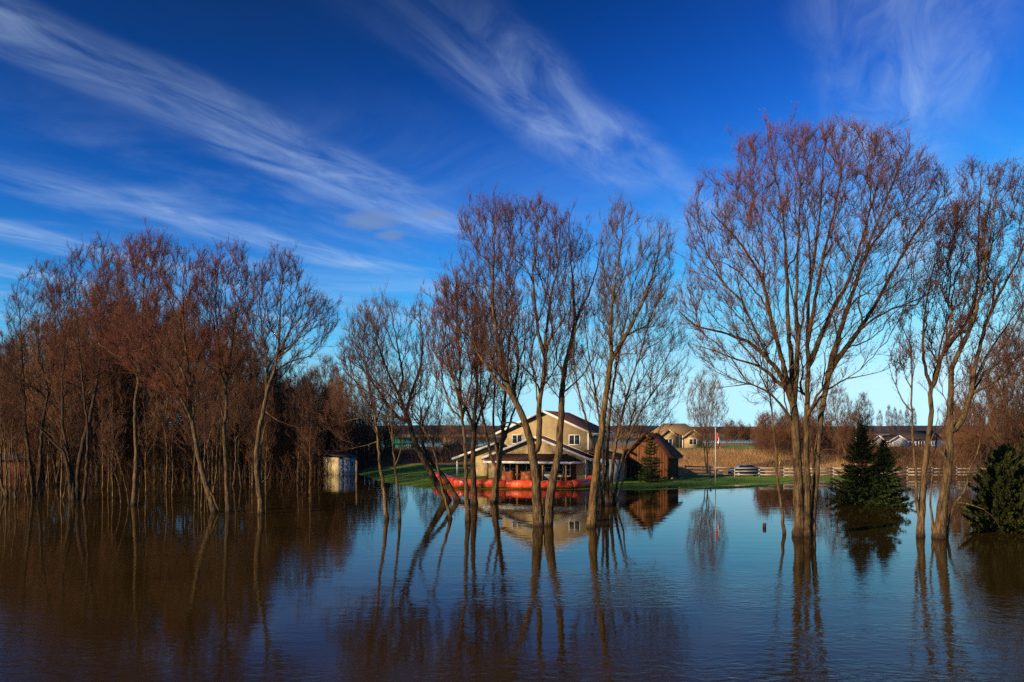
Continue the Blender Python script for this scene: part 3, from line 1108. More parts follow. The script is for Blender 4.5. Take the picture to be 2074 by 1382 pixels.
def lumpy(name, mb_size, matname, seed, parent=None, amp=0.06, n=10):
    """a sheet pulled over a heap: rounded box with folds"""
    g = np.random.default_rng(seed)
    sx, sy, sz = mb_size
    nu, nv_ = n * 3, n
    v = []
    for j in range(nv_ + 1):
        b = j / nv_
        for i in range(nu):
            a = 2 * math.pi * i / nu
            c, s = math.cos(a), math.sin(a)
            sq = 1 / max(abs(c), abs(s))
            k = (0.55 * sq + 0.45)
            pr_ = (1 - 0.10 * b) if b < 0.75 else (1 - 0.10 * b) * math.sqrt(max(0, 1 - ((b - 0.75) / 0.25) ** 2))
            zz2 = sz * min(1, b / 0.8) * (1 + amp * math.sin(a * 3 + seed))
            v.append((sx / 2 * c * k * pr_, sy / 2 * s * k * pr_, zz2))
    v = np.array(v) + g.normal(0, amp * 0.4, (len(v), 3)) * (1, 1, 0.5)
    q = [(j * nu + i, j * nu + (i + 1) % nu, (j + 1) * nu + (i + 1) % nu, (j + 1) * nu + i) for j in range(nv_) for i in range(nu)]
    return link(name, fast_mesh(name, v, [np.array(q)], MATS[matname], True), parent)


for k_, (xx, sx, lab) in enumerate(((-2.85, 1.5, 'rust-orange tarp over a low stack on the porch, left of the post'), (-0.75, 1.6, 'rust-orange tarp over a low stack on the porch, right of the post'))):
    o = lumpy('tarp_covered_stack', (sx, 1.1, 0.95), 'tarp_brown', 3 + k_)
    o.location = hloc(xx + 0.35, -4.75, 0.02)
    o.rotation_euler = (0, 0, R(-20))
    tag(o, lab, 'tarp', 'tarped stacks on the porch')
# wooden picnic table at the porch's right end
tb = thing('picnic_table', 'small brown wooden picnic table at the right end of the porch', 'table', hloc(2.9, -4.7, 0.02), R(-20))
for i in range(4):
    MB().box(-0.8, 0.8, -0.36 + i * 0.185, -0.36 + i * 0.185 + 0.17, 0.70, 0.74).build('plank', MATS['post_wood'], tb)
for s in (-1, 1):
    MB().box(-0.8, 0.8, s * 0.68 - 0.12, s * 0.68 + 0.12, 0.42, 0.46).build('bench', MATS['post_wood'], tb)
    m = MB(); m.bar((s * 0.6, -0.68, 0), (s * 0.6, -0.2, 0.7), 0.08, 0.06, (1, 0, 0)); m.bar((s * 0.6, 0.68, 0), (s * 0.6, 0.2, 0.7), 0.08, 0.06, (1, 0, 0))
    m.box(s * 0.6 - 0.041, s * 0.6 + 0.041, -0.74, 0.74, 0.355, 0.415)
    m.build('leg', MATS['post_wood'], tb)

# flood barrier of red-orange sheeting in front of the house
bp = np.array([(-8.2, 88), (-6.9, 84), (-5.4, 80.6), (-1.8, 79.6), (1.2, 79.0), (4.2, 78.8), (6.3, 79.2), (7.6, 81.0), (8.8, 84.5)])
cs, _t = resample(np.column_stack([bp, np.zeros(len(bp))]), 0.14)
bar_o = thing('flood_barrier', 'low red-orange plastic flood barrier along the water before the house', 'barrier', (0, 79, 0))
prof = []
for a in np.linspace(0, 2 * math.pi, 18, endpoint=False):
    c, s = math.cos(a), math.sin(a)
    prof.append((0.62 * np.sign(c) * abs(c) ** 0.7, 0.46 * np.sign(s) * abs(s) ** 0.6))
prof = np.array(prof)
ntot = len(cs)
nsec = 8
g_ = np.random.default_rng(5)
wr = np.cumsum(g_.normal(0, 0.03, (ntot, 18)), axis=0)
wr = wr - np.stack([np.convolve(wr[:, i], np.ones(13) / 13, 'same') for i in range(18)], 1)
tan = nrm(np.gradient(cs, axis=0))
side = np.stack([tan[:, 1], -tan[:, 0], np.zeros(ntot)], 1)
for k_ in range(nsec):
    a, b = int(k_ * (ntot - 1) / nsec), int((k_ + 1) * (ntot - 1) / nsec)
    seg = np.arange(a, b + 1)
    u = (seg - a) / (b - a)
    bul = 0.80 + 0.18 * np.sin(np.pi * u) ** 0.4 + 0.03 * np.sin(u * 9 + k_)
    hh = 1.0 + g_.uniform(-0.08, 0.1)
    zc = np.maximum(gz(cs[seg, 0], cs[seg, 1]), -0.1)
    v = []
    for j, s_ in enumerate(seg):
        pr_ = prof * np.array((bul[j], bul[j] * hh))
        sc_ = 1 + wr[s_][:, None] * 1.7
        for (x, z), q in zip(pr_, sc_):
            v.append(cs[s_] + side[s_] * x * q[0] + np.array((0, 0, zc[j] + 0.36 + z * q[0])))
    v = np.array(v) - np.array((0, 79, 0))
    ns = len(seg)
    q = [(i * 18 + j, i * 18 + (j + 1) % 18, (i + 1) * 18 + (j + 1) % 18, (i + 1) * 18 + j) for i in range(ns - 1) for j in range(18)]
    c0 = len(v)
    v = np.vstack([v, v[:18].mean(0), v[-18:].mean(0)])
    t3 = [(c0, (j + 1) % 18, j) for j in range(18)] + [(c0 + 1, (ns - 1) * 18 + j, (ns - 1) * 18 + (j + 1) % 18) for j in range(18)]
    link('sheet_section', fast_mesh('sheet_section', v, [np.array(t3), np.array(q)], MATS['tarp'], True), bar_o)

# ------------------------------------------------------------------ barn
bY = 91.0
bx = (1308 - CX) * bY / F
bzo = float(gz(bx, bY))
barn = thing('barn', 'weathered brown wooden barn with steep dark roof on the lawn', 'barn', (bx, bY, bzo), R(-24))
m = MB(); gable_wall(m, 0, 2.55, 0, 5.4, -0.5, 2.75, 5.1)
m.build('wall', MATS['dark_wood'], barn)  # dark wood carries the shade of the long side
# vertical boards over the gable, sunlight put into their orange-brown colour
k_ = 0
x = -2.55
while x < 2.5:
    wdt = 0.30
    x1 = min(x + wdt - 0.012, 2.55)
    top = lambda q: 2.75 + (2.55 - abs(q)) * (2.35 / 2.55)
    dpt = 0.025 + 0.012 * ((k_ * 7) % 3)
    m = MB()
    pts = [(x, -0.4), (x1, -0.4), (x1, top(x1) - 0.03)]
    if x < 0 < x1:
        pts.append((0, top(0) - 0.03))
    pts.append((x, top(x) - 0.03))
    m.prism(pts, -dpt, -0.002)
    m.build('board', MATS['barn_wood_lit'], barn)
    x += wdt
    k_ += 1
gable_roof(barn, 0, 2.55, -0.45, 5.75, 2.78, 5.13, 0.42, 0.12, 'brown_roof', trim='barn_wood_lit')
dr = MB().box(-0.2, 1.1, -0.075, -0.055, 0.0, 2.05).build('door', MATS['dark_wood'], barn)
MB().box(0.92, 0.98, -0.12, -0.076, 0.95, 1.15).build('handle', MATS['tyre'], dr)
window(barn, -1.7, -1.0, 1.2, 1.9, -0.05, 2, 'dark_wood')
# long side: battens, its shade put into the dark wood
for i in range(14):
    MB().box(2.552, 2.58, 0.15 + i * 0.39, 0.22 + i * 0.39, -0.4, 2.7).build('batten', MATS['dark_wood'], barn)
# field stones along the barn's foot
g_ = np.random.default_rng(12)
for i in range(14):
    s = g_.uniform(0.16, 0.34)
    o = lumpy('stone', (s * 2.2, s * 1.7, s), 'stone', 30 + i, None, 0.05, 5)
    p = Matrix.Rotation(R(-24), 4, 'Z') @ Vector((g_.uniform(-3.0, 2.6), -0.55 - g_.uniform(0, 0.5), 0)) if i < 7 else Matrix.Rotation(R(-24), 4, 'Z') @ Vector((3.0 + g_.uniform(0, .4), g_.uniform(-0.4, 5.0), 0))
    o.location = (bx + p.x, bY + p.y, float(gz(bx + p.x, bY + p.y)) - 0.05)
    o.rotation_euler = (0, 0, g_.uniform(0, 6))
    tag(o, 'small grey-brown field stone lying along the foot of the barn', 'stone', 'field stones at the barn foot')

# ------------------------------------------------------------------ flooded garden shed
sY = 106.0
sx = (686 - CX) * sY / F
shed = thing('garden_shed', 'small grey garden shed with white cross-braced doors standing in the water', 'shed', (sx, sY, 0.0), R(40))
m = MB(); m.box(0, 2.55, 0, 4.4, -0.8, 2.25)
m.build('wall', MATS['grey_paint'], shed)
MB().box(-0.03, -0.002, 0.0, 4.4, -0.8, 2.25).build('sunlit_side_sheet', MATS['sunlit_side'], shed)  # thin sheet coloured as the sunlit face of the grey wall
rf = MB(); rf.hexa([(-0.25, -0.3, 2.32), (2.8, -0.3, 2.32), (2.8, 4.6, 2.72), (-0.25, 4.6, 2.72)], [(-0.25, -0.3, 2.42), (2.8, -0.3, 2.42), (2.8, 4.6, 2.82), (-0.25, 4.6, 2.82)])
rf.prism([(0, 2.251), (2.55, 2.251), (2.55, 2.33), (0, 2.33)], 0.0, 0.05)
rf.build('roof', MATS['black_roof'], shed)
for i in (0, 1):
    x0 = 0.16 + i * 0.70
    d_ = MB().box(x0, x0 + 0.68, -0.05, -0.002, -0.3, 1.98).build('door', MATS['grey_paint'], shed)
    t = MB()
    for (a, b) in (((x0 + 0.04, 0), (x0 + 0.04, 1.96)), ((x0 + 0.64, 0), (x0 + 0.64, 1.96))):
        t.bar((a[0], -0.07, a[1]), (b[0], -0.07, b[1]), 0.09, 0.035, (0, 1, 0))
    for z in (0.05, 1.0, 1.92):
        t.box(x0 + 0.09, x0 + 0.59, -0.085, -0.052, z - 0.045, z + 0.045)
    sgn = 1 if i == 0 else -1
    for za, zb in ((0.1, 0.95), (1.87, 1.05)):
        xa, xb = (x0 + 0.09, x0 + 0.59) if sgn > 0 else (x0 + 0.59, x0 + 0.09)
        t.bar((xa, -0.066, za), (xb, -0.066, zb), 0.08, 0.024, (0, 1, 0))
    t.build('brace', MATS['white_wall'], d_)
    MB().box(x0 + (0.6 if i == 0 else 0.02), x0 + (0.66 if i == 0 else 0.08), -0.12, -0.09, 0.95, 1.08).build('handle', MATS['tyre'], d_)
window(shed, 1.85, 2.15, 1.05, 1.75, 0, 1, 'white_wall', 0.07)
MB().box(-0.06, 0.06, -0.03, -0.001, -0.3, 2.25).build('corner_board', MATS['white_wall'], shed)
MB().box(2.47, 2.58, -0.03, -0.001, -0.3, 2.25).build('corner_board', MATS['white_wall'], shed)

# stakes and stubs standing in the water
for (px, pt, pb, w_, lab) in ((722, 933, 977, 0.17, 'tall square orange-brown wooden stake in the water right of the garden shed'),
                               (511, 943, 992, 0.14, 'thin orange-brown wooden stake among the flooded trunks on the left')):
    Y = YW(pb)
    b = W(px, pb, Y)
    hgt = W(px, pt, Y)[2]
    m = MB()
    m.hexa([(-w_ / 2, -w_ / 2, -1), (w_ / 2, -w_ / 2, -1), (w_ / 2, w_ / 2, -1), (-w_ / 2, w_ / 2, -1)],
           [(-w_ / 2 + .03, -w_ / 2, hgt), (w_ / 2 + .03, -w_ / 2, hgt - 0.05), (w_ / 2 + .03, w_ / 2, hgt - 0.05), (-w_ / 2 + .03, w_ / 2, hgt)])
    o = m.build('wooden_stake', MATS['post_wood'], None, False, (b[0], Y, 0))
    tag(o, lab, 'stake', 'stakes in the flood water')
Y = YW(1069)
st = thing('mooring_stub', 'short dark wooden post stub poking out of open water', 'post', ((1548 - CX) * Y / F, Y, 0))
m = MB(); m.tube([(0, 0, -1), (0.01, 0, 0.12), (0.02, 0, 0.27)], [0.11, 0.105, 0.095], 9)
m.build('stub', MATS['bark_dark'], st, True)
MB().tube([(0.02, 0, 0.271), (0.02, 0, 0.285)], [0.085, 0.08], 9).build('cut_top', MATS['post_wood'], st)

# ------------------------------------------------------------------ fence, flagpole, car
fY = 97.5
fence = thing('rail_fence', 'pale weathered three-rail wooden fence along the back of the lawn', 'fence', ((1390 - CX) * fY / F, fY, 0))
fx0, fx1 = (1388 - CX) * fY / F, (2120 - CX) * fY / F
xs = np.arange(fx0, fx1, 3.02)
zs_ = [max(0.12, float(gz(x, fY))) for x in xs]
g_ = np.random.default_rng(3)
for x, z in zip(xs, zs_):
    h_ = 1.22 + g_.uniform(-0.04, 0.05)
    m = MB(); m.box(-0.075, 0.075, -0.06, 0.06, -0.6, h_); m.hexa([(-.075, -.06, h_), (.075, -.06, h_), (.075, .06, h_), (-.075, .06, h_)], [(-.02, -.02, h_ + .04), (.02, -.02, h_ + .04), (.02, .02, h_ + .04), (-.02, .02, h_ + .04)])
    o = m.build('post', MATS['fence_wood'], fence)
    o.location = (x - fence.location.x, 0, z)
    o.rotation_euler = (g_.normal(0, 0.012), g_.normal(0, 0.015), 0)
for i in range(len(xs) - 1):
    for hr in (0.28, 0.66, 1.06):
        m = MB(); j0, j1 = g_.normal(0, 0.012), g_.normal(0, 0.012)
        m.bar((xs[i] - fence.location.x - 0.06, -0.085, zs_[i] + hr + j0), (xs[i + 1] - fence.location.x + 0.055, -0.085 + 0.004 * (i % 2), zs_[i + 1] + hr + j1), 0.042, 0.145)
        m.build('rail', MATS['fence_wood'], fence)

pY = 84.0
px_ = (1449 - CX) * pY / F
pz = float(gz(px_, pY))
ptop = W(1449, 868, pY)[2]
pole = thing('flagpole', 'thin pale flagpole standing on the lawn near the water', 'flagpole', (px_, pY, pz))
MB().tube([(0, 0, -0.3), (0, 0, 2.5), (0, 0, ptop - pz)], [0.05, 0.042, 0.028], 8).build('pole', MATS['metal_pole'], pole, True)
m = MB()
for a in np.linspace(0, math.pi, 5)[:-1]:
    m.tube([(0, 0, ptop - pz - 0.01), (0.05 * math.cos(a), 0.05 * math.sin(a), ptop - pz + 0.05), (0, 0, ptop - pz + 0.11)], [0.02, 0.045, 0.01], 6)
m.build('finial', MATS['metal_pole'], pole, True)
# limp flag: cloth gathered in hanging folds; bars of red, white, red with a red emblem lost in the folds
nu, nv_ = 30, 22
v, mi, q = [], [], []
for j in range(nv_ + 1):
    b = j / nv_
    for i in range(nu + 1):
        a = i / nu
        x = 0.06 + a * (0.34 + 0.12 * b) + 0.03 * math.sin(b * 5)
        y = 0.13 * math.sin(a * 15 + b * 2.0) * (0.35 + 0.65 * a)
        z = -b * 0.95 - a * 1.15 - 0.06 * math.sin(a * 9)
        v.append((x, y, z))
for j in range(nv_):
    for i in range(nu):
        q.append((j * (nu + 1) + i, j * (nu + 1) + i + 1, (j + 1) * (nu + 1) + i + 1, (j + 1) * (nu + 1) + i))
        a, b = (i + 0.5) / nu, (j + 0.5) / nv_
        red = a < 0.27 or a > 0.73 or (abs(a - 0.5) < 0.10 and abs(b - 0.5) < 0.22)
        mi.append(0 if red else 1)
fl = link('flag', fast_mesh('flag', v, [np.array(q)], [MATS['flag_red'], MATS['flag_white']], True, mi), None, (px_, pY, ptop - 0.1))
tag(fl, 'limp red and white flag hanging from the flagpole', 'flag')

# small dark stump beside the flagpole, its lamp shape made up
o = thing('dark_stump', 'tiny dark stump with a made-up stem and cap beside the flagpole', 'stump', (px_ - 0.55, pY - 0.3, float(gz(px_ - 0.55, pY - 0.3))))
MB().tube([(0, 0, -0.1), (0, 0, 0.4)], [0.03, 0.03], 6).build('stem', MATS['tyre'], o)
MB().tube([(0, 0, 0.4), (0, 0, 0.5), (0, 0, 0.56)], [0.09, 0.10, 0.03], 8).build('stump_cap', MATS['stone'], o)

# yellow marker on the fence line
my = fY - 0.4
mx = (1578 - CX) * my / F
o = thing('marker_stake', 'short yellow-topped marker stake beside the fence behind the thin trunk', 'stake', (mx, my, float(gz(mx, my))))
MB().box(-0.03, 0.03, -0.03, 0.03, -0.2, 1.4).build('stem', MATS['post_wood'], o)
m = MB(); m.bar((0, 0, 1.401), (0.12, 0, 2.0), 0.07, 0.05, (0, 1, 0)); m.build('yellow_tip', MATS['yellow_plastic'], o)


def car(name, label, loc, rotz, paint):
    """parked saloon: lofted body, glass house, wheels"""
    o = thing(name, label, 'car', loc, rotz)
    st = [(-2.2, .35, .62, .70), (-2.12, .28, .80, .82), (-1.3, .25, .92, .86), (-0.8, .25, .95, .87), (0.9, .25, .95, .87), (1.5, .26, .92, .86), (2.05, .28, .82, .80), (2.2, .36, .62, .66)]
    v, q = [], []
    for x, z0, z1, w in st:
        zm = z0 + (z1 - z0) * 0.6
        v += [(x, -w * .92, z0), (x, -w, zm), (x, -w * .88, z1), (x, w * .88, z1), (x, w, zm), (x, w * .92, z0)]
    n = len(st)
    for i in range(n - 1):
        for j in range(6):
            q.append((i * 6 + j, i * 6 + (j + 1) % 6, (i + 1) * 6 + (j + 1) % 6, (i + 1) * 6 + j))
    m = MB(); m.add(v, q, [(0, 1, 2), (0, 2, 3), (0, 3, 4), (0, 4, 5)] + [((n - 1) * 6 + a, (n - 1) * 6 + c, (n - 1) * 6 + b) for a, b, c in ((0, 1, 2), (0, 2, 3), (0, 3, 4), (0, 4, 5))])
    m.build('body', MATS[paint], o, True)
    gh = [(-1.55, .93, .78), (-0.75, 1.40, .62), (0.55, 1.42, .62), (1.25, .95, .78)]
    m = MB(); v = [(x, -w, z) for x, z, w in gh] + [(x, w, z) for x, z, w in gh]
    m.add(v, [(0, 1, 5, 4), (2, 3, 7, 6), (0, 3, 2, 1), (4, 5, 6, 7)])
    m.build('windows', MATS['window_glass'], o)
    m = MB(); m.hexa([(-.80, -.64, 1.401), (.60, -.64, 1.421), (.60, .64, 1.421), (-.80, .64, 1.401)], [(-.7, -.56, 1.46), (.5, -.56, 1.47), (.5, .56, 1.47), (-.7, .56, 1.46)])
    for s in (-1, 1):
        m.bar((-.1, s * .79, .95), (-.1, s * .64, 1.41), .07, .03, (0, s, 0.3))
    m.build('roof', MATS[paint], o)
    for x in (-1.35, 1.35):
        for s in (-1, 1):
            w_ = MB().tube([(x, s * .66, .31), (x, s * .87, .31)], [.31, .31], 16).build('wheel', MATS['tyre'], o)
            MB().tube([(x, s * .871, .31), (x, s * .885, .31)], [.19, .17], 12).build('rim', MATS['metal_pole'], w_)
    for s in (-1, 1):
        MB().box(2.12, 2.2, s * .55 - .13, s * .55 + .13, .60, .72).build('headlight', MATS['white_trim'], o)
        MB().box(-2.2, -2.12, s * .55 - .13, s * .55 + .13, .64, .76).build('tail_light', MATS['flag_red'], o)
    return o


cY = 102.6
cxx = (1512 - CX) * cY / F
car('parked_car', 'dark blue car parked behind the rail fence', (cxx, cY, float(gz(cxx, cY)) - 0.03), R(4), 'car_blue')

# ------------------------------------------------------------------ far houses
hY2 = 165.0
x2 = (1372 - CX) * hY2 / F
fh = thing('far_house', 'tan house with broad tan roof and two small front gables beyond the barn', 'house', (x2, hY2, 2.6), R(-6))
m = MB(); m.box(-5.6, 5.0, 0, 8, -0.5, 2.5); m.build('wall', MATS['tan_wall'], fh)
m = MB(); m.add([(-6.1, -.5, 2.5), (5.5, -.5, 2.5), (5.5, 8.5, 2.5), (-6.1, 8.5, 2.5), (-2.5, 4, 5.0), (2.0, 4, 5.0)], [(0, 1, 5, 4), (2, 3, 4, 5), (3, 2, 1, 0)], [(1, 2, 5), (3, 0, 4)])
m.build('roof', MATS['tan_roof'], fh)
for xc in (-1.9, 3.0):
    m = MB(); gable_wall(m, xc, 1.7, -1.4, -0.01, -0.5, 2.3, 3.6); m.build('gable_wall', MATS['tan_wall'], fh)
    gable_roof(fh, xc, 1.7, -1.8, 1.6, 2.32, 3.62, 0.3, 0.12, 'tan_roof', 'tan_wall')
window(fh, -2.6, -1.2, 0.6, 1.7, -1.4, 2)
window(fh, 2.3, 3.7, 0.6, 1.7, -1.4, 2)
for xx in (0.3, 1.0):
    MB().box(xx - .1, xx + .1, -0.9, -0.7, -0.5, 2.45).build('column', MATS['white_trim'], fh)

hY3 = 178.0
x3 = (1830 - CX) * hY3 / F
wh = thing('white_house', 'long white bungalow with dark roof and white gabled garages beyond the spruces', 'house', (x3, hY3, 2.35), R(4))
m = MB(); m.box(0.2, 8.6, 0, 7, -0.5, 1.75); m.build('wall', MATS['white_wall'], wh)
m = MB(); m.hexa([(-0.2, -.6, 1.76), (9.0, -.6, 1.76), (9.0, 3.5, 3.6), (-0.2, 3.5, 3.6)], [(-0.2, -.6, 1.9), (9.0, -.6, 1.9), (9.0, 3.5, 3.75), (-0.2, 3.5, 3.75)])
m.hexa([(-0.2, 3.5, 3.6), (9.0, 3.5, 3.6), (9.0, 7.6, 1.76), (-0.2, 7.6, 1.76)], [(-0.2, 3.5, 3.75), (9.0, 3.5, 3.75), (9.0, 7.6, 1.9), (-0.2, 7.6, 1.9)])
m.build('roof', MATS['black_roof'], wh)
window(wh, 1.3, 2.5, 0.5, 1.35, 0, 2, 'white_wall')
window(wh, 3.6, 5.4, 0.2, 1.45, 0, 3, 'white_wall')
window(wh, 6.6, 7.6, 0.5, 1.35, 0, 2, 'white_wall')
MB().box(2.95, 3.35, -0.06, -0.002, -0.4, 1.5).build('door', MATS['red_paint'], wh)
for xc, hw, y in ((-2.1, 2.0, -1.5), (-5.6, 1.5, 0.5)):
    m = MB(); gable_wall(m, xc, hw, y, y + 6, -0.5, 1.45, 2.6); m.build('garage_wall', MATS['white_wall'], wh)
    gable_roof(wh, xc, hw, y - 0.3, y + 6.2, 1.47, 2.62, 0.25, 0.1, 'black_roof', 'white_wall')


def plain_house(name, label, px, Y, z, wdt, dep, ze, zp, wallm, roofm, rot, wins=2):
    o = thing(name, label, 'building', ((px - CX) * Y / F, Y, z), R(rot))
    m = MB(); m.box(-wdt / 2, wdt / 2, 0, dep, -0.8, ze); m.build('wall', MATS[wallm], o)
    m = MB()
    a = (-wdt / 2 - .3, wdt / 2 + .3)
    for y0, y1 in ((-.4, dep / 2), (dep + .4, dep / 2)):
        A = [(a[0], y0, ze + .01), (a[1], y0, ze + .01), (a[1], y1, zp), (a[0], y1, zp)]
        B = [(x, y, zz_ + .12) for x, y, zz_ in A]
        m.hexa(A, B)
    m.prism([(-wdt / 2, ze + .011), (wdt / 2, ze + .011), (wdt / 2, zp), (-wdt / 2, zp)], dep / 2 - .05, dep / 2 + .05)
    m.build('roof', MATS[roofm], o)
    for i in range(wins):
        x = -wdt / 2 + wdt * (i + .5) / wins
        window(o, x - .45, x + .45, ze * .4, ze * .4 + .9, 0, 2, 'white_trim')
    return o


plain_house('cottage', 'far cream cottage seen behind the carport, left of the house', 926, 150, float(gz((926 - CX) * 150 / F, 150)), 5.5, 5, 1.6, 3.0, 'cream_siding', 'tan_wall', -8)
plain_house('far_shed', 'low green-roofed building far off between the leaning trunks', 812, 230, float(gz((812 - CX) * 230 / F, 230)) - 0.6, 9, 5, 1.9, 3.5, 'green_roof', 'green_roof', 5)
plain_house('red_cabin', 'low dark red cabin half hidden by trunks at the left edge', 40, 104, 0.0, 6.5, 4, 2.0, 2.9, 'red_paint', 'black_roof', 6, 0)
plain_house('glare_roofed_cottage', 'cottage with glare-white roof glimpsed through the wood at left', 326, 168, float(gz(-74, 168)), 7, 6, 2.3, 4.0, 'grey_and_shaded_siding', 'white_wall', -12)  # roof glare put into the white roof colour
# drowned boulder next to the leaning trunk
o = lumpy('boulder', (2.4, 1.5, 0.75), 'stone', 77, None, 0.08, 9)
Y = 112.0
o.location = ((365 - CX) * Y / F, Y, -0.1)
tag(o, 'rounded brown boulder rising from the water by the fat leaning trunk', 'boulder')


# ------------------------------------------------------------------ the trees in the flood, traced limb by limb
HG = 'bare trees standing in the flood water'

# big spreading maple, right of centre
plant('maple_tree', 'largest bare maple, wide red-budded crown on thick clustered stems at right', grow([
    ([(1619, 1085), (1618, 1000), (1614, 920), (1610, 860), (1607, 820)], 27, 21, 0.0),
    ([(1635, 1085), (1636, 1000), (1633, 900), (1635, 800), (1637, 740), (1636, 680), (1638, 600), (1650, 520), (1662, 420), (1668, 330)], 17, 4, 0.8),
    ([(1646, 1085), (1651, 1000), (1656, 940), (1661, 860), (1672, 790), (1681, 750)], 11, 16, 0.7),
    ([(1607, 820), (1592, 782), (1571, 745), (1547, 720), (1508, 689), (1461, 673), (1411, 661), (1375, 630)], 13, 3, -2.5),
    ([(1604, 812), (1594, 790), (1571, 771), (1547, 747), (1493, 728), (1438, 708), (1399, 695)], 10, 2, 3.0),
    ([(1606, 857), (1579, 818), (1555, 794), (1516, 779), (1458, 786)], 8, 2, -2.0),
    ([(1606, 815), (1594, 771), (1576, 700), (1565, 660), (1544, 570), (1502, 498), (1440, 430)], 13, 3, -3.5),
    ([(1607, 818), (1606, 779), (1601, 716), (1594, 619), (1593, 560), (1585, 430), (1565, 330)], 14, 3, 2.5),
    ([(1608, 818), (1613, 755), (1616, 677), (1612, 599), (1618, 480), (1622, 350)], 13, 3, -1.5),
    ([(1594, 771), (1560, 640), (1530, 590), (1480, 540), (1420, 520)], 8, 2, 3.5),
    ([(1637, 740), (1660, 690), (1690, 620), (1722, 560), (1755, 450), (1785, 350)], 13, 3, 2.6),
    ([(1636, 700), (1652, 600), (1668, 520), (1695, 400), (1708, 300)], 10, 3, -2.5),
    ([(1681, 750), (1698, 680), (1722, 610), (1745, 540), (1785, 430), (1825, 330)], 13, 3, -2.8),
    ([(1681, 752), (1706, 715), (1738, 672), (1772, 618), (1803, 560), (1850, 480), (1900, 400)], 13, 3, 1.5),
    ([(1738, 672), (1780, 640), (1850, 610), (1905, 590)], 6, 2, -2.5),
    ([(1672, 790), (1700, 775), (1730, 765), (1780, 755), (1803, 745)], 5, 1.5, -1.5),
    ([(1662, 850), (1650, 920), (1680, 908), (1715, 930), (1745, 950)], 5, 1.5, -1.2),
], [(1388, 440), (1420, 380), (1432, 350), (1490, 350), (1498, 288), (1560, 265), (1640, 262), (1700, 240), (1730, 250), (1760, 268), (1800, 265), (1868, 292), (1900, 340), (1930, 385), (1945, 470), (1920, 545), (1870, 600), (1800, 690), (1720, 745), (1660, 790), (1560, 795), (1460, 790), (1392, 700), (1365, 620), (1395, 540)],
    YW(1085), 1350, 11, twig_n=17500, twig_len=0.75, bud=1.25, bias=0.8, flow=0.22), ('bark', 'twig', 'bud'), group=HG)

plant('slender_tree', 'thin pale leaning sapling just left of the big maple trunk', grow([
    ([(1588, 1081), (1583, 1029), (1575, 970), (1571, 911), (1565, 857), (1561, 814), (1555, 767), (1556, 720)], 8, 2.5, 0.3),
    ([(1571, 911), (1579, 895), (1581, 880)], 3, 1, 0.2),
], [(1520, 700), (1560, 650), (1590, 720), (1590, 800), (1535, 830)], YW(1082), 60, 12, twig_n=500, twig_len=0.5, bud=1.1), group=HG)

plant('maple_tree', 'bare two-stemmed tree second from the right edge, forking into curved limbs', grow([
    ([(1864, 1087), (1868, 1014), (1872, 952), (1880, 891), (1886, 829), (1884, 787)], 18, 12, 0.0),
    ([(1862, 1070), (1857, 1014), (1853, 932), (1847, 845), (1847, 787), (1845, 717), (1837, 684), (1815, 640)], 9, 2, -0.8),
    ([(1884, 787), (1872, 738), (1870, 684), (1874, 631), (1886, 565), (1900, 500)], 8, 2, -1.8),
    ([(1884, 787), (1894, 770), (1907, 726), (1927, 693), (1960, 651), (1977, 602), (1981, 540), (1983, 430), (1988, 345)], 10, 2.5, 1.5),
    ([(1847, 840), (1841, 829), (1816, 787), (1800, 738)], 4, 1.5, 1.0),
    ([(1878, 910), (1895, 870), (1900, 830)], 4, 1.5, -1.0),
    ([(1890, 1080), (1885, 1000), (1893, 930), (1897, 880)], 7, 3, 0.6),
], [(1800, 735), (1825, 640), (1880, 570), (1905, 480), (1940, 360), (1965, 322), (2000, 345), (2010, 420), (2000, 560), (1980, 660), (1920, 720), (1880, 760), (1830, 780)],
    YW(1087), 480, 13, twig_n=4800, twig_len=0.65, bud=1.2, bias=0.7), ('bark', 'twig', 'bud'), group=HG)

plant('maple_tree', 'thick-trunked bare tree nearest the right edge, its upper limbs sweeping right', grow([
    ([(1903, 1087), (1911, 1014), (1919, 952), (1923, 891), (1925, 829), (1927, 746)], 28, 14, 0.0),
    ([(1917, 1087), (1927, 1039), (1938, 1014), (1952, 998), (1965, 952), (1977, 924), (1985, 891), (1990, 850), (2000, 810)], 9, 1.5, -0.6),
    ([(1927, 746), (1940, 715), (1960, 680), (1977, 631), (1990, 560), (2010, 450), (2020, 360)], 11, 2.5, -1.5),
    ([(1924, 880), (1944, 858), (1965, 804), (1977, 734), (2002, 643), (2035, 577), (2064, 520), (2090, 440)], 15, 3, 1.5),
    ([(1965, 804), (2018, 770), (2068, 717), (2110, 680)], 8, 2, -1.5),
    ([(1969, 790), (2000, 720), (2040, 660), (2085, 600)], 7, 2, 2.2),
    ([(1919, 940), (1909, 915), (1908, 905)], 9, 6, -0.3),
    ([(1938, 1014), (1975, 1025), (2010, 1045), (2035, 1085)], 4, 1.2, -2.0),
], [(1900, 760), (1930, 640), (1960, 560), (1985, 420), (2005, 345), (2060, 330), (2110, 380), (2140, 500), (2120, 640), (2070, 760), (1990, 800)],
    YW(1089), 420, 14, twig_n=4600, twig_len=0.65, bud=1.2, bias=0.6), ('bark', 'twig', 'bud'), group=HG)

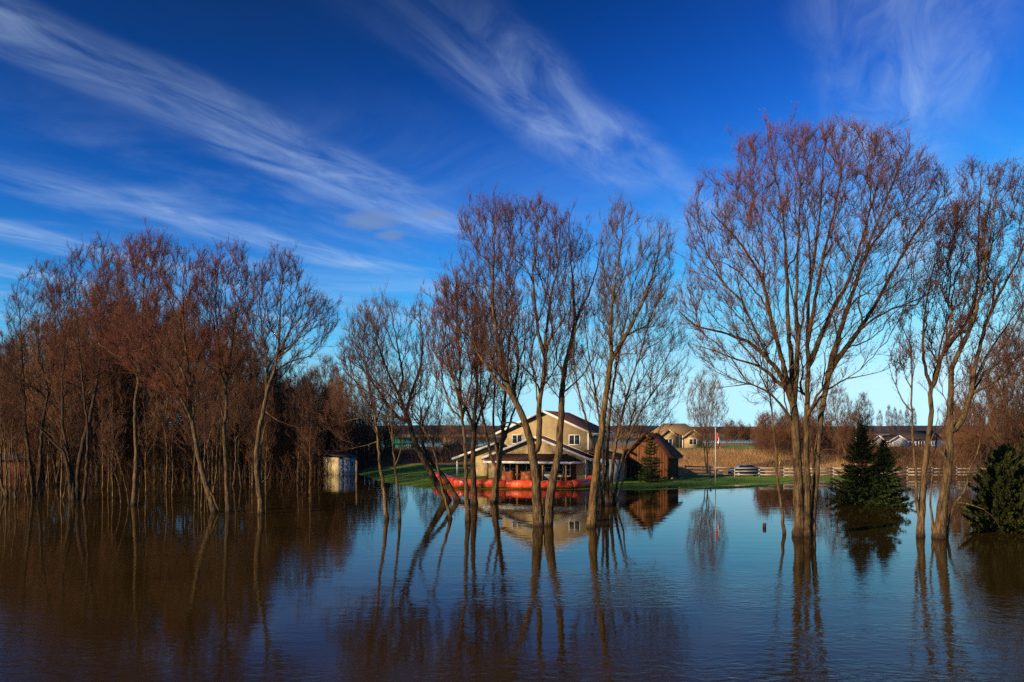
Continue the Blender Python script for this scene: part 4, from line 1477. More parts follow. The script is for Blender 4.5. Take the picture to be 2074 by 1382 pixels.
# centre group in front of the house
plant('maple_tree', 'tall twin-stemmed bare tree before the house, one lit and one dark trunk', grow([
    ([(1092, 1065), (1087, 1002), (1084, 961), (1079, 928), (1076, 898), (1065, 865), (1054, 832), (1037, 802)], 27, 17, 0.0),
    ([(1109, 1063), (1114, 1002), (1123, 961), (1131, 920), (1136, 851), (1139, 796), (1145, 741), (1158, 690), (1165, 655)], 25, 11, 0.9),
    ([(1037, 802), (1023, 762), (1009, 692), (999, 623), (999, 554), (1002, 484), (1008, 415)], 13, 2.5, -1.2),
    ([(1037, 802), (1004, 769), (969, 716), (955, 700), (933, 668), (905, 623)], 9, 2, 1.8),
    ([(1079, 925), (1090, 905), (1092, 870), (1092, 824), (1098, 782), (1104, 750), (1103, 725)], 14, 11, -0.5),
    ([(1103, 725), (1093, 685), (1084, 623), (1080, 554), (1086, 501), (1093, 402)], 9, 2, -1.6),
    ([(1103, 725), (1106, 675), (1117, 595), (1131, 536), (1135, 450)], 8, 2, 1.2),
    ([(1165, 655), (1160, 571), (1152, 455)], 8, 2, -1.0),
    ([(1165, 655), (1180, 620), (1200, 574), (1218, 500)], 7, 2, 1.4),
    ([(1139, 800), (1170, 770), (1195, 735), (1215, 690)], 5, 1.5, -1.8),
    ([(1065, 865), (1030, 855), (990, 880), (950, 915)], 5, 1.5, -1.6),
], [(925, 470), (940, 430), (965, 405), (1000, 405), (1050, 418), (1090, 397), (1130, 430), (1180, 460), (1200, 505), (1200, 600), (1195, 700), (1150, 780), (1100, 790), (1040, 780), (960, 735), (905, 650), (890, 590), (930, 545)],
    YW(1064), 1050, 21, twig_n=10000, twig_len=0.72, bud=1.2, bias=0.3, up=0.55), ('bark', 'twig', 'bud'), group=HG)

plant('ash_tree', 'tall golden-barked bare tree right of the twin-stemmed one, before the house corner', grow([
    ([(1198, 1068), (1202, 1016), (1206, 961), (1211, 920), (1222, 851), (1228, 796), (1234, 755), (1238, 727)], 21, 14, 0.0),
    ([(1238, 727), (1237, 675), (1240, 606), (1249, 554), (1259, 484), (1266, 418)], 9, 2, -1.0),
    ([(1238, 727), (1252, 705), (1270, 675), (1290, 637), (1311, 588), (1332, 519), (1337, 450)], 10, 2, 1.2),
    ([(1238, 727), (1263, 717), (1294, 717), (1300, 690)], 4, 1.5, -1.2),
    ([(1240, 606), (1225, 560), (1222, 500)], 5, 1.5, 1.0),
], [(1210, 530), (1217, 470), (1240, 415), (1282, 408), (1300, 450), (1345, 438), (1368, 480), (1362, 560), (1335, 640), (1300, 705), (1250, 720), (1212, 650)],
    YW(1068), 420, 22, twig_n=3600, twig_len=0.7, bud=0.6, bias=0.5, up=0.6, bud_n=0.5), ('bark_gold_lit', 'twig_grey', 'bud_brown'), group=HG)

plant('maple_tree', 'bushy many-stemmed bare clump between the golden trunk and the barn', grow([
    ([(1222, 1021), (1222, 950), (1218, 880), (1205, 790), (1190, 700), (1180, 600)], 9, 2, -1.5),
    ([(1230, 1022), (1230, 930), (1233, 860), (1242, 780), (1262, 680), (1282, 580)], 12, 2, 1.2),
    ([(1238, 1022), (1241, 940), (1256, 860), (1276, 780), (1302, 700), (1322, 615)], 10, 2, -1.2),
    ([(1242, 1022), (1254, 960), (1268, 900), (1300, 830), (1342, 770), (1388, 722)], 8, 2, 2.0),
    ([(1216, 1020), (1208, 930), (1182, 830), (1166, 760), (1160, 650)], 9, 2, 1.6),
    ([(1246, 1020), (1262, 970), (1270, 920), (1310, 880), (1350, 850)], 6, 1.5, -2.0),
], [(1150, 650), (1180, 570), (1240, 545), (1310, 560), (1370, 600), (1400, 680), (1395, 770), (1360, 850), (1320, 900), (1280, 890), (1230, 860), (1190, 840), (1150, 760)],
    YW(1022), 950, 23, twig_n=7500, twig_len=0.75, bud=1.1, bias=0.15, flow=0.3, up=0.45), ('bark', 'twig', 'bud'), group=HG)

plant('maple_tree', 'slim bare tree with pale straight trunk before the left end of the barrier', grow([
    ([(948, 1056), (945, 1002), (943, 934), (940, 879), (936, 837), (933, 804), (932, 740), (926, 660), (925, 580)], 13, 2.5, 0.0),
    ([(936, 837), (920, 770), (900, 690), (893, 610)], 6, 1.5, -1.2),
    ([(938, 850), (952, 780), (965, 700), (968, 620)], 6, 1.5, 1.2),
], [(868, 650), (890, 565), (930, 540), (960, 575), (988, 650), (980, 740), (962, 810), (922, 845), (882, 790), (865, 710)],
    YW(1056), 520, 24, twig_n=4600, twig_len=0.65, bud=1.1, bias=0.15, up=0.5), ('bark', 'twig_red', 'bud'), group=HG)

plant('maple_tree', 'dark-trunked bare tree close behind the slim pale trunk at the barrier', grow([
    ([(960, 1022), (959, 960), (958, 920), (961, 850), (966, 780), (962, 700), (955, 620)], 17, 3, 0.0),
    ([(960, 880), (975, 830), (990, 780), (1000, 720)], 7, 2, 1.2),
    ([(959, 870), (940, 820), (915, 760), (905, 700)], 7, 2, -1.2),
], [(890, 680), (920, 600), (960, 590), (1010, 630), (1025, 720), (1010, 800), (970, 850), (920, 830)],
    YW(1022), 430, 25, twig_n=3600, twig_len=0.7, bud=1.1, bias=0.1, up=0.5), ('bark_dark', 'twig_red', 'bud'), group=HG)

plant('maple_tree', 'stout low-forking bare tree before the porch, left of the twin trunks', grow([
    ([(1001, 1018), (1005, 975), (1009, 942), (1013, 915)], 20, 15, 0.0),
    ([(1012, 918), (1018, 870), (1021, 824), (1027, 750), (1035, 660), (1040, 600)], 10, 2, 0.8),
    ([(1007, 950), (996, 930), (989, 898), (974, 815), (975, 740), (980, 660)], 8, 2, -0.9),
    ([(1012, 918), (1035, 850), (1055, 780), (1065, 700)], 7, 2, 1.6),
    ([(1010, 935), (1000, 870), (1002, 780), (1010, 690)], 8, 2, -1.4),
], [(958, 700), (975, 610), (1010, 570), (1060, 590), (1082, 660), (1075, 760), (1055, 840), (985, 850), (952, 800)],
    YW(1018), 520, 26, twig_n=4200, twig_len=0.7, bud=1.1, bias=0.1, up=0.5), ('bark', 'twig', 'bud'), group=HG)

plant('willow_tree', 'leaning dark willow with two slanted trunks and greyish feathery crown', grow([
    ([(905, 1014), (882, 974), (859, 932), (841, 899), (829, 857), (822, 838)], 19, 14, 0.0),
    ([(927, 1014), (901, 970), (871, 932), (858, 905), (850, 880)], 14, 8, 1.2),
    ([(822, 838), (810, 805), (788, 759), (769, 710), (752, 650)], 9, 2, -1.2),
    ([(822, 838), (828, 815), (837, 786), (852, 740), (855, 692), (849, 616)], 9, 2, 1.0),
    ([(829, 857), (803, 842), (773, 801), (746, 763), (715, 720)], 8, 2, 1.8),
    ([(810, 805), (815, 760), (805, 700), (790, 620)], 7, 1.5, -1.8),
    ([(850, 880), (862, 840), (880, 800), (885, 760)], 5, 1.5, 1.0),
], [(688, 690), (705, 640), (755, 602), (790, 598), (828, 632), (850, 590), (872, 640), (880, 720), (868, 790), (800, 830), (740, 830), (695, 780)],
    YW(1014), 700, 27, twig_n=5200, twig_len=0.7, bud=0.5, bias=0.4, up=0.4, bud_n=0.3), ('bark_dark', 'twig_grey', 'bud_brown'), group=HG)

plant('slender_tree', 'thin leaning bare tree crossing in front of the slanted willow trunks', grow([
    ([(913, 1052), (901, 1008), (890, 966), (882, 921), (871, 891), (859, 865), (850, 820), (852, 770)], 9, 2, 0.0),
    ([(876, 900), (890, 860), (900, 810)], 4, 1.5, 0.8),
    ([(862, 870), (840, 840), (815, 815)], 4, 1.5, -0.8),
], [(800, 790), (850, 725), (900, 745), (912, 800), (885, 860), (815, 860)],
    YW(1052), 130, 28, twig_n=1100, twig_len=0.6, bud=0.8, bias=0.2), ('bark', 'twig', 'bud'), group=HG)

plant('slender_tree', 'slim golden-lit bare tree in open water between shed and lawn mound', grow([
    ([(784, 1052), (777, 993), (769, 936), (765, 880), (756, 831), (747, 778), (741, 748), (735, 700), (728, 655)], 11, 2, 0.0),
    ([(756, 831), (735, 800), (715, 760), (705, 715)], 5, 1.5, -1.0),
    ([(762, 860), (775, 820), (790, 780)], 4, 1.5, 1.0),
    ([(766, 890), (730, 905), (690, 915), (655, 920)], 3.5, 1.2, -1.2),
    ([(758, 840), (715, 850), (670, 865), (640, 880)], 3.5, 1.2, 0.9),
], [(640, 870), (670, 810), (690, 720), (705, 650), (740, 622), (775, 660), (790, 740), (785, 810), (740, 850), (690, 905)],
    YW(1052), 330, 29, twig_n=2600, twig_len=0.65, bud=0.9, bias=0.3), ('bark_gold_lit', 'twig', 'bud_brown'), group=HG)

plant('slender_tree', 'thinnest crooked bare tree in open water right beside the golden-lit one', grow([
    ([(809, 1055), (806, 993), (799, 936), (794, 880), (794, 835), (790, 800)], 9, 2.5, 0.0),
    ([(800, 945), (808, 925), (816, 885), (818, 850)], 4, 1.2, -0.6),
    ([(794, 860), (780, 830), (765, 805)], 3.5, 1.2, 0.6),
], [(740, 810), (780, 735), (828, 760), (850, 830), (820, 880), (765, 860)],
    YW(1055), 130, 30, twig_n=1000, twig_len=0.6, bud=0.8, bias=0.2), ('bark', 'twig', 'bud_brown'), group=HG)

# left-hand wood, front row
plant('maple_tree', 'bare tree with leaning-out crown at the right end of the flooded wood', grow([
    ([(530, 1041), (524, 987), (520, 940), (524, 878), (533, 835), (540, 795)], 15, 11, 0.0),
    ([(529, 990), (530, 904), (536, 870), (545, 848)], 7, 3, 0.7),
    ([(540, 795), (551, 763), (562, 726), (566, 669), (568, 614), (575, 525)], 8, 2, -0.8),
    ([(540, 795), (539, 734), (530, 669), (526, 605)], 6, 2, 1.0),
    ([(562, 726), (587, 705), (616, 665), (656, 643)], 5, 1.5, -1.5),
    ([(563, 720), (590, 660), (612, 590)], 5, 1.5, 1.6),
    ([(533, 835), (560, 850), (590, 862), (625, 870)], 3, 1, -1.2),
    ([(528, 985), (545, 960), (552, 920)], 3.5, 1.2, 0.4),
], [(488, 610), (520, 545), (560, 507), (590, 512), (622, 560), (652, 600), (682, 625), (686, 652), (668, 690), (622, 735), (560, 765), (510, 725), (488, 660)],
    YW(1041), 420, 41, twig_n=4200, twig_len=0.65, bud=1.25, bias=0.5, flow=0.3), ('bark', 'twig', 'bud'), group=HG)

plant('maple_tree', 'upright bare tree left of the leaning-out one, trunk bare to mid height', grow([
    ([(463, 1038), (459, 976), (457, 922), (454, 868), (459, 828), (457, 784)], 12, 9, 0.0),
    ([(457, 784), (446, 748), (443, 687), (437, 632), (440, 550)], 7, 2, -0.9),
    ([(457, 784), (466, 730), (475, 660), (490, 580)], 6, 2, 1.0),
    ([(456, 860), (446, 820), (442, 770)], 4, 1.5, 0.7),
    ([(459, 830), (485, 800), (510, 780)], 3, 1, -1.0),
], [(385, 570), (400, 512), (450, 488), (490, 508), (512, 560), (522, 640), (505, 730), (450, 780), (400, 730), (375, 650)],
    YW(1038), 420, 42, twig_n=4200, twig_len=0.65, bud=1.25, bias=0.4), ('bark', 'twig_red', 'bud'), group=HG)

plant('maple_tree', 'rusty-crowned bare tree on a trunk slanting left, double at its foot', grow([
    ([(434, 1038), (421, 991), (406, 940), (396, 893), (390, 855)], 15, 12, 0.0),
    ([(443, 1038), (432, 1005), (420, 985)], 9, 6, -0.3),
    ([(390, 855), (388, 842), (390, 792), (396, 741), (417, 694), (430, 620)], 8, 2, 0.9),
    ([(390, 855), (374, 821), (356, 784), (341, 759), (305, 737), (262, 701)], 8, 2, -1.8),
    ([(388, 840), (380, 784), (359, 734), (323, 690), (294, 632)], 7, 2, 1.6),
    ([(392, 870), (370, 830), (358, 810)], 4, 1.2, -0.5),
    ([(390, 800), (375, 700), (370, 600), (375, 530)], 7, 2, -1.2),
    ([(408, 945), (420, 900), (432, 860), (445, 810)], 4, 1.5, -0.8),
], [(232, 660), (235, 545), (262, 500), (302, 472), (352, 498), (402, 525), (445, 600), (458, 700), (440, 790), (380, 830), (320, 800), (255, 760)],
    YW(1038), 620, 43, twig_n=7000, twig_len=0.65, bud=1.25, bias=0.3), ('bark', 'twig_red', 'bud'), group=HG)

plant('maple_tree', 'straight slim bare tree rising alone in the middle of the flooded wood', grow([
    ([(271, 1023), (276, 940), (274, 878), (274, 824), (280, 770), (282, 723), (288, 640), (292, 560), (295, 480)], 12, 2, 0.0),
    ([(281, 735), (262, 680), (245, 600), (235, 530)], 5, 1.5, -1.2),
    ([(282, 720), (305, 660), (320, 590), (330, 510)], 5, 1.5, 1.2),
    ([(262, 1023), (255, 985), (240, 930), (225, 890)], 5, 2, -0.5),
    ([(281, 1024), (284, 950), (286, 880), (290, 830)], 4, 1.5, 0.4),
], [(188, 580), (238, 497), (290, 465), (342, 488), (352, 570), (335, 690), (285, 760), (215, 740), (180, 660)],
    YW(1023), 480, 44, twig_n=5000, twig_len=0.7, bud=1.25, bias=0.35), ('bark', 'twig_red', 'bud'), group=HG)

plant('maple_tree', 'many-stemmed dark bare tree with one long limb reaching left', grow([
    ([(145, 1015), (141, 965), (132, 922), (116, 904), (87, 875), (54, 838), (22, 817)], 13, 2, -1.0),
    ([(156, 1014), (160, 940), (181, 849), (192, 795), (202, 741), (203, 668), (205, 580)], 14, 2, 0.6),
    ([(170, 1013), (176, 950), (178, 880), (170, 800), (160, 700), (150, 600)], 9, 2, -0.8),
    ([(150, 1014), (142, 940), (128, 870), (126, 790), (130, 700), (120, 620)], 11, 2, 1.2),
    ([(162, 930), (200, 860), (228, 800), (245, 760)], 6, 1.5, 1.4),
], [(78, 650), (92, 565), (150, 512), (202, 485), (242, 520), (255, 620), (248, 740), (180, 800), (100, 770)],
    YW(1014), 560, 45, twig_n=5600, twig_len=0.75, bud=1.2, bias=0.3), ('bark_dark', 'twig_red', 'bud'), group=HG)

plant('maple_tree', 'pair of dark close-set trunks near the left edge with round crown', grow([
    ([(69, 1005), (61, 940), (52, 867), (49, 795), (45, 720), (40, 640)], 10, 2, 0.0),
    ([(80, 1005), (82, 922), (88, 849), (98, 795), (108, 741), (112, 650)], 12, 2, 0.8),
    ([(95, 815), (75, 790), (45, 772), (4, 744), (0, 700)], 7, 1.5, -1.2),
    ([(98, 795), (125, 760), (140, 700)], 5, 1.5, -1.0),
], [(-10, 720), (18, 595), (60, 540), (112, 528), (152, 580), (160, 680), (130, 770), (40, 800)],
    YW(1005), 480, 46, twig_n=5000, twig_len=0.75, bud=0.9, bias=0.35), ('bark_dark', 'twig', 'bud_brown'), group=HG)

plant('slender_tree', 'small leaning bare tree at the very left edge of the water', grow([
    ([(14, 1008), (4, 985), (-4, 950), (-10, 900), (-14, 850)], 8, 2.5, 0.0),
    ([(13, 1000), (12, 940), (10, 900), (2, 860), (6, 800)], 6, 2, -0.5),
], [(-70, 770), (-40, 690), (20, 685), (42, 745), (32, 830), (-40, 860)],
    YW(1008), 200, 47, twig_n=1600, twig_len=0.7, bud=0.8, bias=0.3), ('bark', 'twig', 'bud_brown'), group=HG)

plant('fallen_willow', 'fat orange-lit trunk leaning left over the water inside the wood', grow([
    ([(338, 962), (322, 930), (305, 900), (285, 870), (260, 830)], 22, 12, 1.0),
    ([(305, 900), (330, 870), (350, 850), (400, 840)], 8, 2, -2.0),
    ([(262, 835), (230, 800), (200, 770)], 8, 2, 1.0),
], [(190, 790), (230, 700), (330, 690), (400, 760), (400, 850), (330, 870), (240, 850)],
    YW(963), 220, 48, twig_n=2200, twig_len=0.9, bud=0.8, bias=0.2), ('bark_gold_lit', 'twig_red', 'bud_brown'), group=HG)

# thin pole stems between the front-row trees
thin = [(407, 1031, 402, 860, 5), (418, 1015, 425, 850, 4), (128, 1012, 140, 880, 4), (30, 1012, 25, 850, 5), (53, 985, 60, 860, 4),
        (430, 1008, 447, 840, 5), (196, 985, 190, 850, 3.5), (245, 1021, 222, 900, 4), (1720, 965, 1690, 830, 6), (1645, 985, 1640, 800, 5)]
thin_lab = ['thin pale pole tree just left of the slanting double-footed trunk', 'thin pole tree right behind the slanting double-footed trunk',
            'thin pole tree left of the many-stemmed dark tree', 'thin pole tree second from the left edge', 'thin short pole tree left of the close-set dark pair',
            'pale pole tree leaning right between slanting and upright trunks', 'thin pole tree right of the many-stemmed dark tree', 'thin pole tree leaning left by the straight slim tree',
            'slim curved sapling at the left side of the spruces', 'slim sapling standing behind the big maple trunk']
for i, (x0, y0, x1, y1, w_) in enumerate(thin):
    Y = YW(y0)
    plant('pole_tree', thin_lab[i], grow([([(x0, y0), (x0 * .7 + x1 * .3 + 3, y0 * .7 + y1 * .3), (x0 * .35 + x1 * .65 - 2, y0 * .35 + y1 * .65), (x1, y1)], w_, 2, 0.4)],
          [(x1 - 28, y1 + 30), (x1 - 22, y1 - 50), (x1, y1 - 90), (x1 + 24, y1 - 45), (x1 + 28, y1 + 30), (x1, y1 + 60)], Y, 70, 60 + i, twig_n=500, twig_len=0.6, bud=0.9, bias=0.2),
          ('bark', 'twig', 'bud_brown'), group='thin pole trees in the flood water')

# ------------------------------------------------------------------ background trees: a few kinds, each repeat its own object
PY = F / 20.0     # 20 px per metre for the kinds drawn below


def proto(limbs, poly, seed, **kw):
    q = lambda L_: [(CX + a * 20, HY + H * 20 - b * 20) for a, b in L_]
    return grow([(q(a), w0 * 20, w1 * 20, d) for a, w0, w1, d in limbs], q(poly), PY, seed=seed, **kw)


kinds = [
    proto([([(0, 0), (.2, 3), (.1, 6), (.3, 9), (.2, 13)], .34, .06, .3), ([(.1, 5), (-1.2, 8), (-2.0, 11.5)], .14, .04, -1.2), ([(.2, 6), (1.6, 9), (2.4, 12)], .14, .04, 1.3), ([(.3, 8), (.2, 11), (-.6, 15)], .12, .03, 1.5)],
          [(-3.4, 9), (-2.8, 13.5), (-1, 16.5), (.8, 17), (2.6, 15), (3.4, 11), (2.4, 5.5), (0, 3.5), (-2.4, 5)], 101, n_t=430, twig_n=4200, twig_len=1.0, bud=1.2, bud_n=0.4, bias=0.3, tip_r=0.011),
    proto([([(0, 0), (-.3, 3), (-.1, 6.5), (-.4, 10), (-.2, 14)], .28, .05, .2), ([(-.1, 6), (1.0, 9), (1.4, 12.5)], .11, .03, -1), ([(-.2, 7), (-1.4, 10), (-1.7, 13)], .11, .03, 1)],
          [(-2.4, 9), (-2.2, 13), (-.8, 16.5), (.4, 17.2), (1.8, 14), (2.2, 10), (1.2, 6.5), (-1.2, 6)], 102, n_t=360, twig_n=3600, twig_len=0.9, bud=1.2, bud_n=0.4, bias=0.2, tip_r=0.011),
    proto([([(0, 0), (.5, 2.5), (1.2, 6), (1.6, 10)], .26, .05, .6), ([(0, 0), (-.5, 3), (-.8, 7), (-1.6, 11)], .24, .05, -.6), ([(.1, .2), (.1, 4), (.3, 8), (.1, 13)], .22, .04, 1.0)],
          [(-3.6, 8), (-3, 12), (-1, 15), (1, 15.2), (3, 12.5), (3.6, 8.5), (2.6, 5), (0, 4), (-2.6, 5)], 103, n_t=430, twig_n=4200, twig_len=1.0, bud=1.2, bud_n=0.4, bias=0.2, tip_r=0.011),
    proto([([(0, 0), (.1, 1.5), (-.1, 4), (.1, 7)], .10, .03, .2), ([(0, 1.2), (.8, 3.2), (1.2, 5)], .05, .02, .5), ([(0, 1.5), (-.7, 3.4), (-1, 5.4)], .05, .02, -.5)],
          [(-1.7, 3.4), (-1.3, 6), (-.2, 7.8), (1, 6.6), (1.6, 3.8), (.8, 2), (-.8, 2)], 104, n_t=190, twig_n=1700, twig_len=0.7, bud=1.2, bud_n=0.4, bias=0.1, tip_r=0.011),
]
kinds.append(proto([([(0, 0), (.15, 2.5), (-.05, 5.5), (.2, 8.5), (.1, 12)], .20, .03, .2), ([(.1, 4), (.9, 6.2), (1.1, 8.5)], .05, .02, .6), ([(0, 5), (-.8, 7.2), (-1.0, 9.5)], .05, .02, -.5)],
          [(-1.3, 6.5), (-1.2, 9), (-.5, 12.2), (.5, 12.6), (1.2, 9.5), (1.3, 6.5), (.8, 4.6), (-.8, 4.4)], 105, n_t=80, twig_n=550, twig_len=0.7, bud=1.2, bud_n=0.4, bias=0.1, tip_r=0.011))
KM = [('bark', 'twig_far', 'bud_brown'), ('bark', 'twig_far', 'bud_brown'), ('bark_dark', 'twig_far', 'bud_brown'), ('bark', 'twig_far', 'bud_brown'), ('bark_gold_lit', 'twig_far', 'bud_brown')]
PROTO = []


WOOD = ((45, 'behind the small leaning tree at the edge'), (112, 'behind the close-set dark pair'), (205, 'behind the many-stemmed dark tree'), (315, 'behind the straight slim tree'),
        (430, 'behind the slanting rusty-crowned tree'), (498, 'behind the upright tree'), (590, 'behind the leaning-out tree'), (9999, 'left of the garden shed'))
BELT = ((1530, 'right of the flagpole'), (1600, 'left of the big maple trunk'), (9999, 'behind the big maple trunk'))


def spot(px, table):
    return next(s for lim, s in table if px < lim)


def place(k, px, Y, top_py, label, group, name='background_tree', flat=1.0):
    X = (px - CX) * Y / F
    # the gap in the wood through which the low sun reaches the shed
    tq = (-23.1 - X) * 0.82 + (106 - Y) * 0.57
    if 0.5 < tq < 60 and abs((-23.1 - X) * -0.57 + (106 - Y) * 0.82) < 3.6:
        return None
    z = max(float(gz(X, Y)), 0.0) - 0.05
    want = H - (top_py - HY) * Y / F - z
    hh = (17.6, 17.8, 15.8, 8.2, 13.0)[k]
    s = want / hh
    first = PROTO[k] is None
    if first:
        o = plant(name, label, kinds[k], KM[k], 'tree', group)
        PROTO[k] = o
        o.location = (X, Y, z)
        o.rotation_euler = (0, 0, random.uniform(0, 6.28))
        o.scale = (s * flat, s * flat, s)
    else:
        o = copy_tree(PROTO[k], (X, Y, z), random.uniform(0, 6.28), (s * flat, s * flat, s), label, group)
        o.name = name
    return o


PROTO = [None] * 5
gb = random.Random(5)
# deep left-hand wood
for i in range(56):
    px = -60 + 640 * ((i * 0.6180339) % 1.0) + gb.uniform(-15, 15)
    Y = gb.choice([80, 86, 92, 98, 106, 115, 124]) + gb.uniform(-3, 3)
    ceil_ = np.interp(px, [-60, 20, 120, 300, 480, 560, 620, 700], [700, 640, 560, 540, 590, 700, 735, 760])
    top = ceil_ + gb.uniform(5, 110)
    place(gb.choice([0, 1, 1, 2]), px, Y, top, 'slender bare tree deep in the flooded wood, ' + spot(px, WOOD), 'bare trees deep in the flooded wood')
# reddish trees between the wood and the shed
for i in range(20):
    px = 555 + 150 * ((i * 0.618) % 1) + gb.uniform(-8, 8)
    Y = gb.uniform(108, 150)
    place(gb.choice([0, 1, 2]), px, Y, gb.uniform(712, 790) + (20 if px > 690 else 0), 'reddish bare tree in the background wood behind the garden shed', 'bare trees behind the garden shed')
# pole-thin trees through the left-hand wood
for i in range(46):
    px = -50 + 700 * ((i * 0.5698) % 1) + gb.uniform(-6, 6)
    Y = gb.uniform(66, 86) if i % 2 else gb.uniform(86, 112)
    place(4, px, Y, gb.uniform(680, 800), 'pole-thin bare tree in the flooded wood, ' + spot(px, WOOD), 'pole-thin trees in the flooded wood', 'pole_tree')
# understorey saplings
for i in range(44):
    px = -40 + 740 * ((i * 0.7548) % 1)
    Y = gb.uniform(88, 140)
    place(3, px, Y, gb.uniform(800, 870), 'bare sapling low in the dim flooded wood, ' + spot(px, WOOD), 'saplings in the flooded wood', 'sapling')
# behind the lawn and house
for i, px in enumerate((728, 742, 760, 790, 812, 850, 870, 885, 905, 920, 965, 985, 1240, 1260, 1290)):
    Y = gb.uniform(125, 150)
    place(gb.choice([0, 2, 3]), px, Y, gb.uniform(795, 858), 'small bare tree in the hedgerow behind house and lawn mound', 'bare trees in the hedgerow behind the house')
place(2, 1431, 106, 738, 'spreading bare tree behind the fence, right of the barn', None)
for px, top, Y, lab in ((1700, 780, 118, 'reddish bare maple behind the fence, between big maple trunk and spruces'), (1748, 790, 122, 'reddish bare maple rising right behind the taller spruce'), (1655, 800, 128, 'bare maple partly hidden behind the big maple trunk')):
    place(0, px, Y, top, lab, None, 'background_maple')
for i, px in enumerate((1800, 1812, 1824, 1838, 1850, 1782)):
    place(1, px, 205 + 3 * i, 818 + 5 * (i % 3), 'far slim bare tree standing behind the white bungalow', 'bare trees behind the white bungalow', flat=0.7)
for px, Y, top, lab in ((2030, 72, 650, 'bare grey tree rising behind the dark cedar at right edge'), (2075, 66, 610, 'bare tree cut by the right edge of the view'), (1985, 84, 720, 'bare tree behind the rightmost trunks, above the fence'), (2060, 88, 700, 'bare tree far behind the cedar, beside the right edge')):
    place(2 if Y > 70 else 0, px, Y, top, lab, None, 'background_tree')
for i in range(50):
    px = (1535 + 115 * ((i * 0.618) % 1)) if i < 34 else gb.uniform(1470, 1530)
    place(3, px, gb.uniform(125, 160) if i < 34 else gb.uniform(195, 220), gb.uniform(825, 868) if i < 34 else gb.uniform(846, 866), 'short bare tree in the brushy belt beyond the fence, ' + spot(px, BELT), 'short bare trees beyond the fence', 'scrub_tree')
for i in range(20):
    px = 1920 + 170 * ((i * 0.618) % 1)
    place(3, px, gb.uniform(95, 130), gb.uniform(790, 860), 'bare scrub tree behind the fence at the far right', 'scrub trees at the far right', 'scrub_tree')
for i in range(10):
    px = 1640 + 130 * ((i * 0.618) % 1)
    place(3, px, gb.uniform(112, 135), gb.uniform(820, 870), 'bare scrub tree behind the fence next to the spruces', 'scrub trees next to the spruces', 'scrub_tree')
# pale birch behind the taller spruce
bY_ = 100.0
mat('birch_bark', noisy((0.30, 0.25, 0.20), (0.62, 0.55, 0.46), 3.0, 0.8))
plant('birch_tree', 'pale thin birch trunk rising straight up behind the taller spruce', grow([([(1733, 965), (1733, 915), (1734, 860), (1733, 845), (1734, 828)], 3.4, 1.2, 0.2)],
      [(1722, 850), (1726, 830), (1735, 818), (1744, 832), (1746, 850), (1735, 862)], bY_, 50, 91, twig_n=300, twig_len=0.6, bud=0.5), ('birch_bark', 'twig_grey', 'bud_brown'))

# ------------------------------------------------------------------ evergreens
def evergreen(px, base_py, top_py, halfw_px, Y, **kw):
    X = (px - CX) * Y / F
    z = max(float(gz(X, Y)), 0.0) if base_py is None else 0.0
    top = H - (top_py - HY) * Y / F
    return dict(loc=(X, Y, z), height=top - z, rad=halfw_px * Y / F, **kw)


conifer('spruce_tree', 'taller dark green spruce standing in the flood, left of the pair', **evergreen(1744, 1020, 856, 60, YW(1018), seed=1, m_fol='spruce', tiers=26, dens=1.5))
conifer('spruce_tree', 'shorter dark green spruce of the pair standing in the flood', **evergreen(1790, 1020, 890, 54, YW(1022), seed=2, m_fol='spruce', tiers=22, dens=1.5))
conifer('cedar_tree', 'dark olive cedar standing in the water at the right edge', **evergreen(2034, 1075, 905, 70, YW(1075), seed=3, m_fol='cedar', tiers=20, dens=1.5, kind='cedar'))
conifer('cedar_tree', 'second olive cedar cut off by the right edge', **evergreen(2105, 1066, 870, 62, YW(1064), seed=4, m_fol='cedar', tiers=28, dens=1.6, kind='cedar'))
conifer('spruce_tree', 'small dark spruce in front of the barn gable', **evergreen(1318, None, 868, 32, 87.0, seed=5, m_fol='spruce', tiers=18, dens=1.0))
conifer('cedar_tree', 'dim olive cedar in the wood just behind the garden shed', **evergreen(668, 950, 846, 30, 114.0, seed=6, m_fol='cedar', tiers=18, dens=0.8, kind='cedar'))
conifer('cedar_tree', 'dim olive cedar left of the shed, deep in shade', **evergreen(632, 950, 862, 26, 118.0, seed=7, m_fol='cedar', tiers=18, dens=0.8, kind='cedar'))

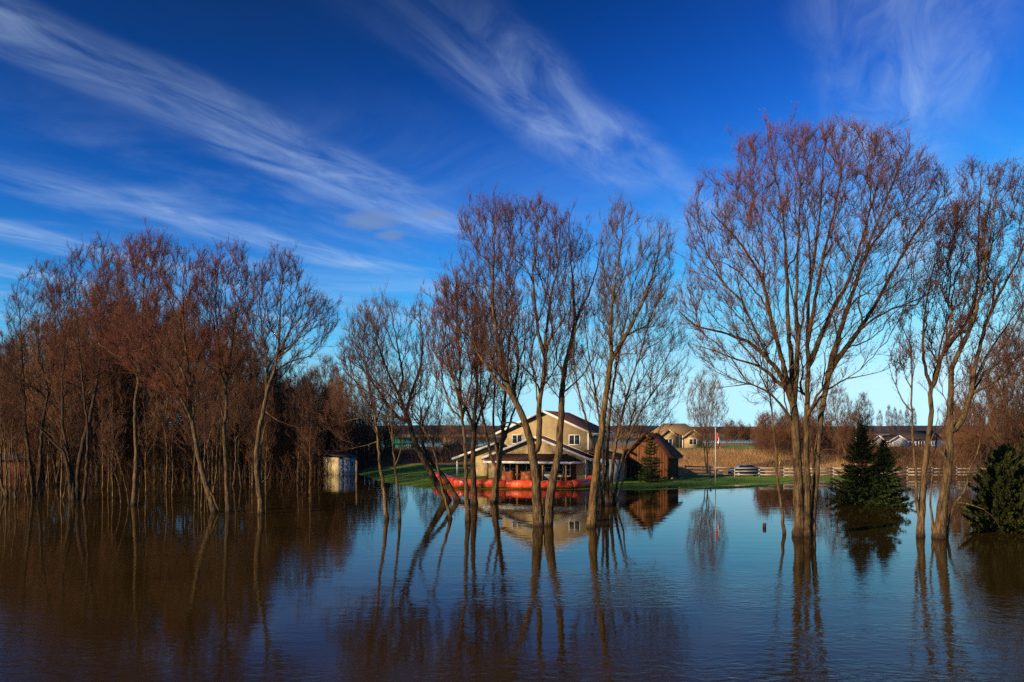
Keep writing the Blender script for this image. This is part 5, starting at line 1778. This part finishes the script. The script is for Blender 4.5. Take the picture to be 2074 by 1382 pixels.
# ------------------------------------------------------------------ undergrowth and grass
g_ = np.random.default_rng(21)
n = 5500
xs = g_.uniform(-85, -24, n); ys = 84 + 50 * g_.random(n) ** 0.6
stems_stuff('undergrowth', 'dense dark brown undergrowth of shoots in the flooded wood', 'undergrowth', xs, ys, g_.uniform(1.0, 5.5, n), 1, 'twig_far', 0.014, 0.22)
n = 3600
xs = g_.uniform(-100, -22, n); ys = 108 + 45 * g_.random(n)
stems_stuff('distant_wood', 'dim brown wood of crowded stems far behind the flooded trees at left', 'wood', xs, ys, g_.uniform(4, 11, n), 11, 'bark_dark', 0.06, 0.08, branch=5)  # shade of the deep wood put into the dark bark colour
n = 5000
xs = g_.uniform(-24, 12, n); ys = g_.uniform(114, 150, n)
stems_stuff('hedgerow', 'brown tangled hedgerow behind the lawn mound and house', 'hedge', xs, ys, g_.uniform(0.8, 2.6, n), 2, 'twig_far', 0.014, 0.28)
n = 6000
xs = g_.uniform(40, 66, n); ys = g_.uniform(122, 165, n)
kp = CX + xs / ys * F > 1528
xs, ys = xs[kp], ys[kp]; n = len(xs)
stems_stuff('scrub', 'brown scrub belt beyond the fence', 'scrub', xs, ys, g_.uniform(0.8, 3.2, n), 3, 'twig', 0.014, 0.25)
n = 5000
xs = g_.uniform(50, 85, n); ys = g_.uniform(88, 125, n)
stems_stuff('scrub', 'brown thicket behind the fence at the far right', 'scrub', xs, ys, g_.uniform(0.8, 3.8, n), 4, 'twig', 0.014, 0.3)
mat('straw', noisy((0.30, 0.15, 0.045), (0.56, 0.33, 0.13), 0.35, 0.9))
n = 18000
xs = g_.uniform(12, 85, n); ys = 102.5 + 34 * g_.random(n) ** 1.3
kp = gz(xs, ys) > 0.1
stems_stuff('dry_grass', 'tawny dry grass on the bank behind the fence', 'grass', xs[kp], ys[kp], g_.uniform(0.3, 1.0, kp.sum()), 5, 'straw', 0.014, 0.35, branch=1)
mat('blade', noisy((0.05, 0.115, 0.010), (0.12, 0.19, 0.018), 0.25, 0.8))
n = 14000
xs = g_.uniform(-21, 45, n); ys = g_.uniform(76, 112, n)
kp = (gz(xs, ys) > 0.02) & ((ys < 101) | (xs < 2))
stems_stuff('lawn_grass', 'short green grass of the lawn around the house', 'grass', xs[kp], ys[kp], g_.uniform(0.06, 0.16, kp.sum()), 6, 'blade', 0.012, 0.5, branch=1)
print('TRIS', TRIS[0], 'time', round(time.time() - T0, 1))
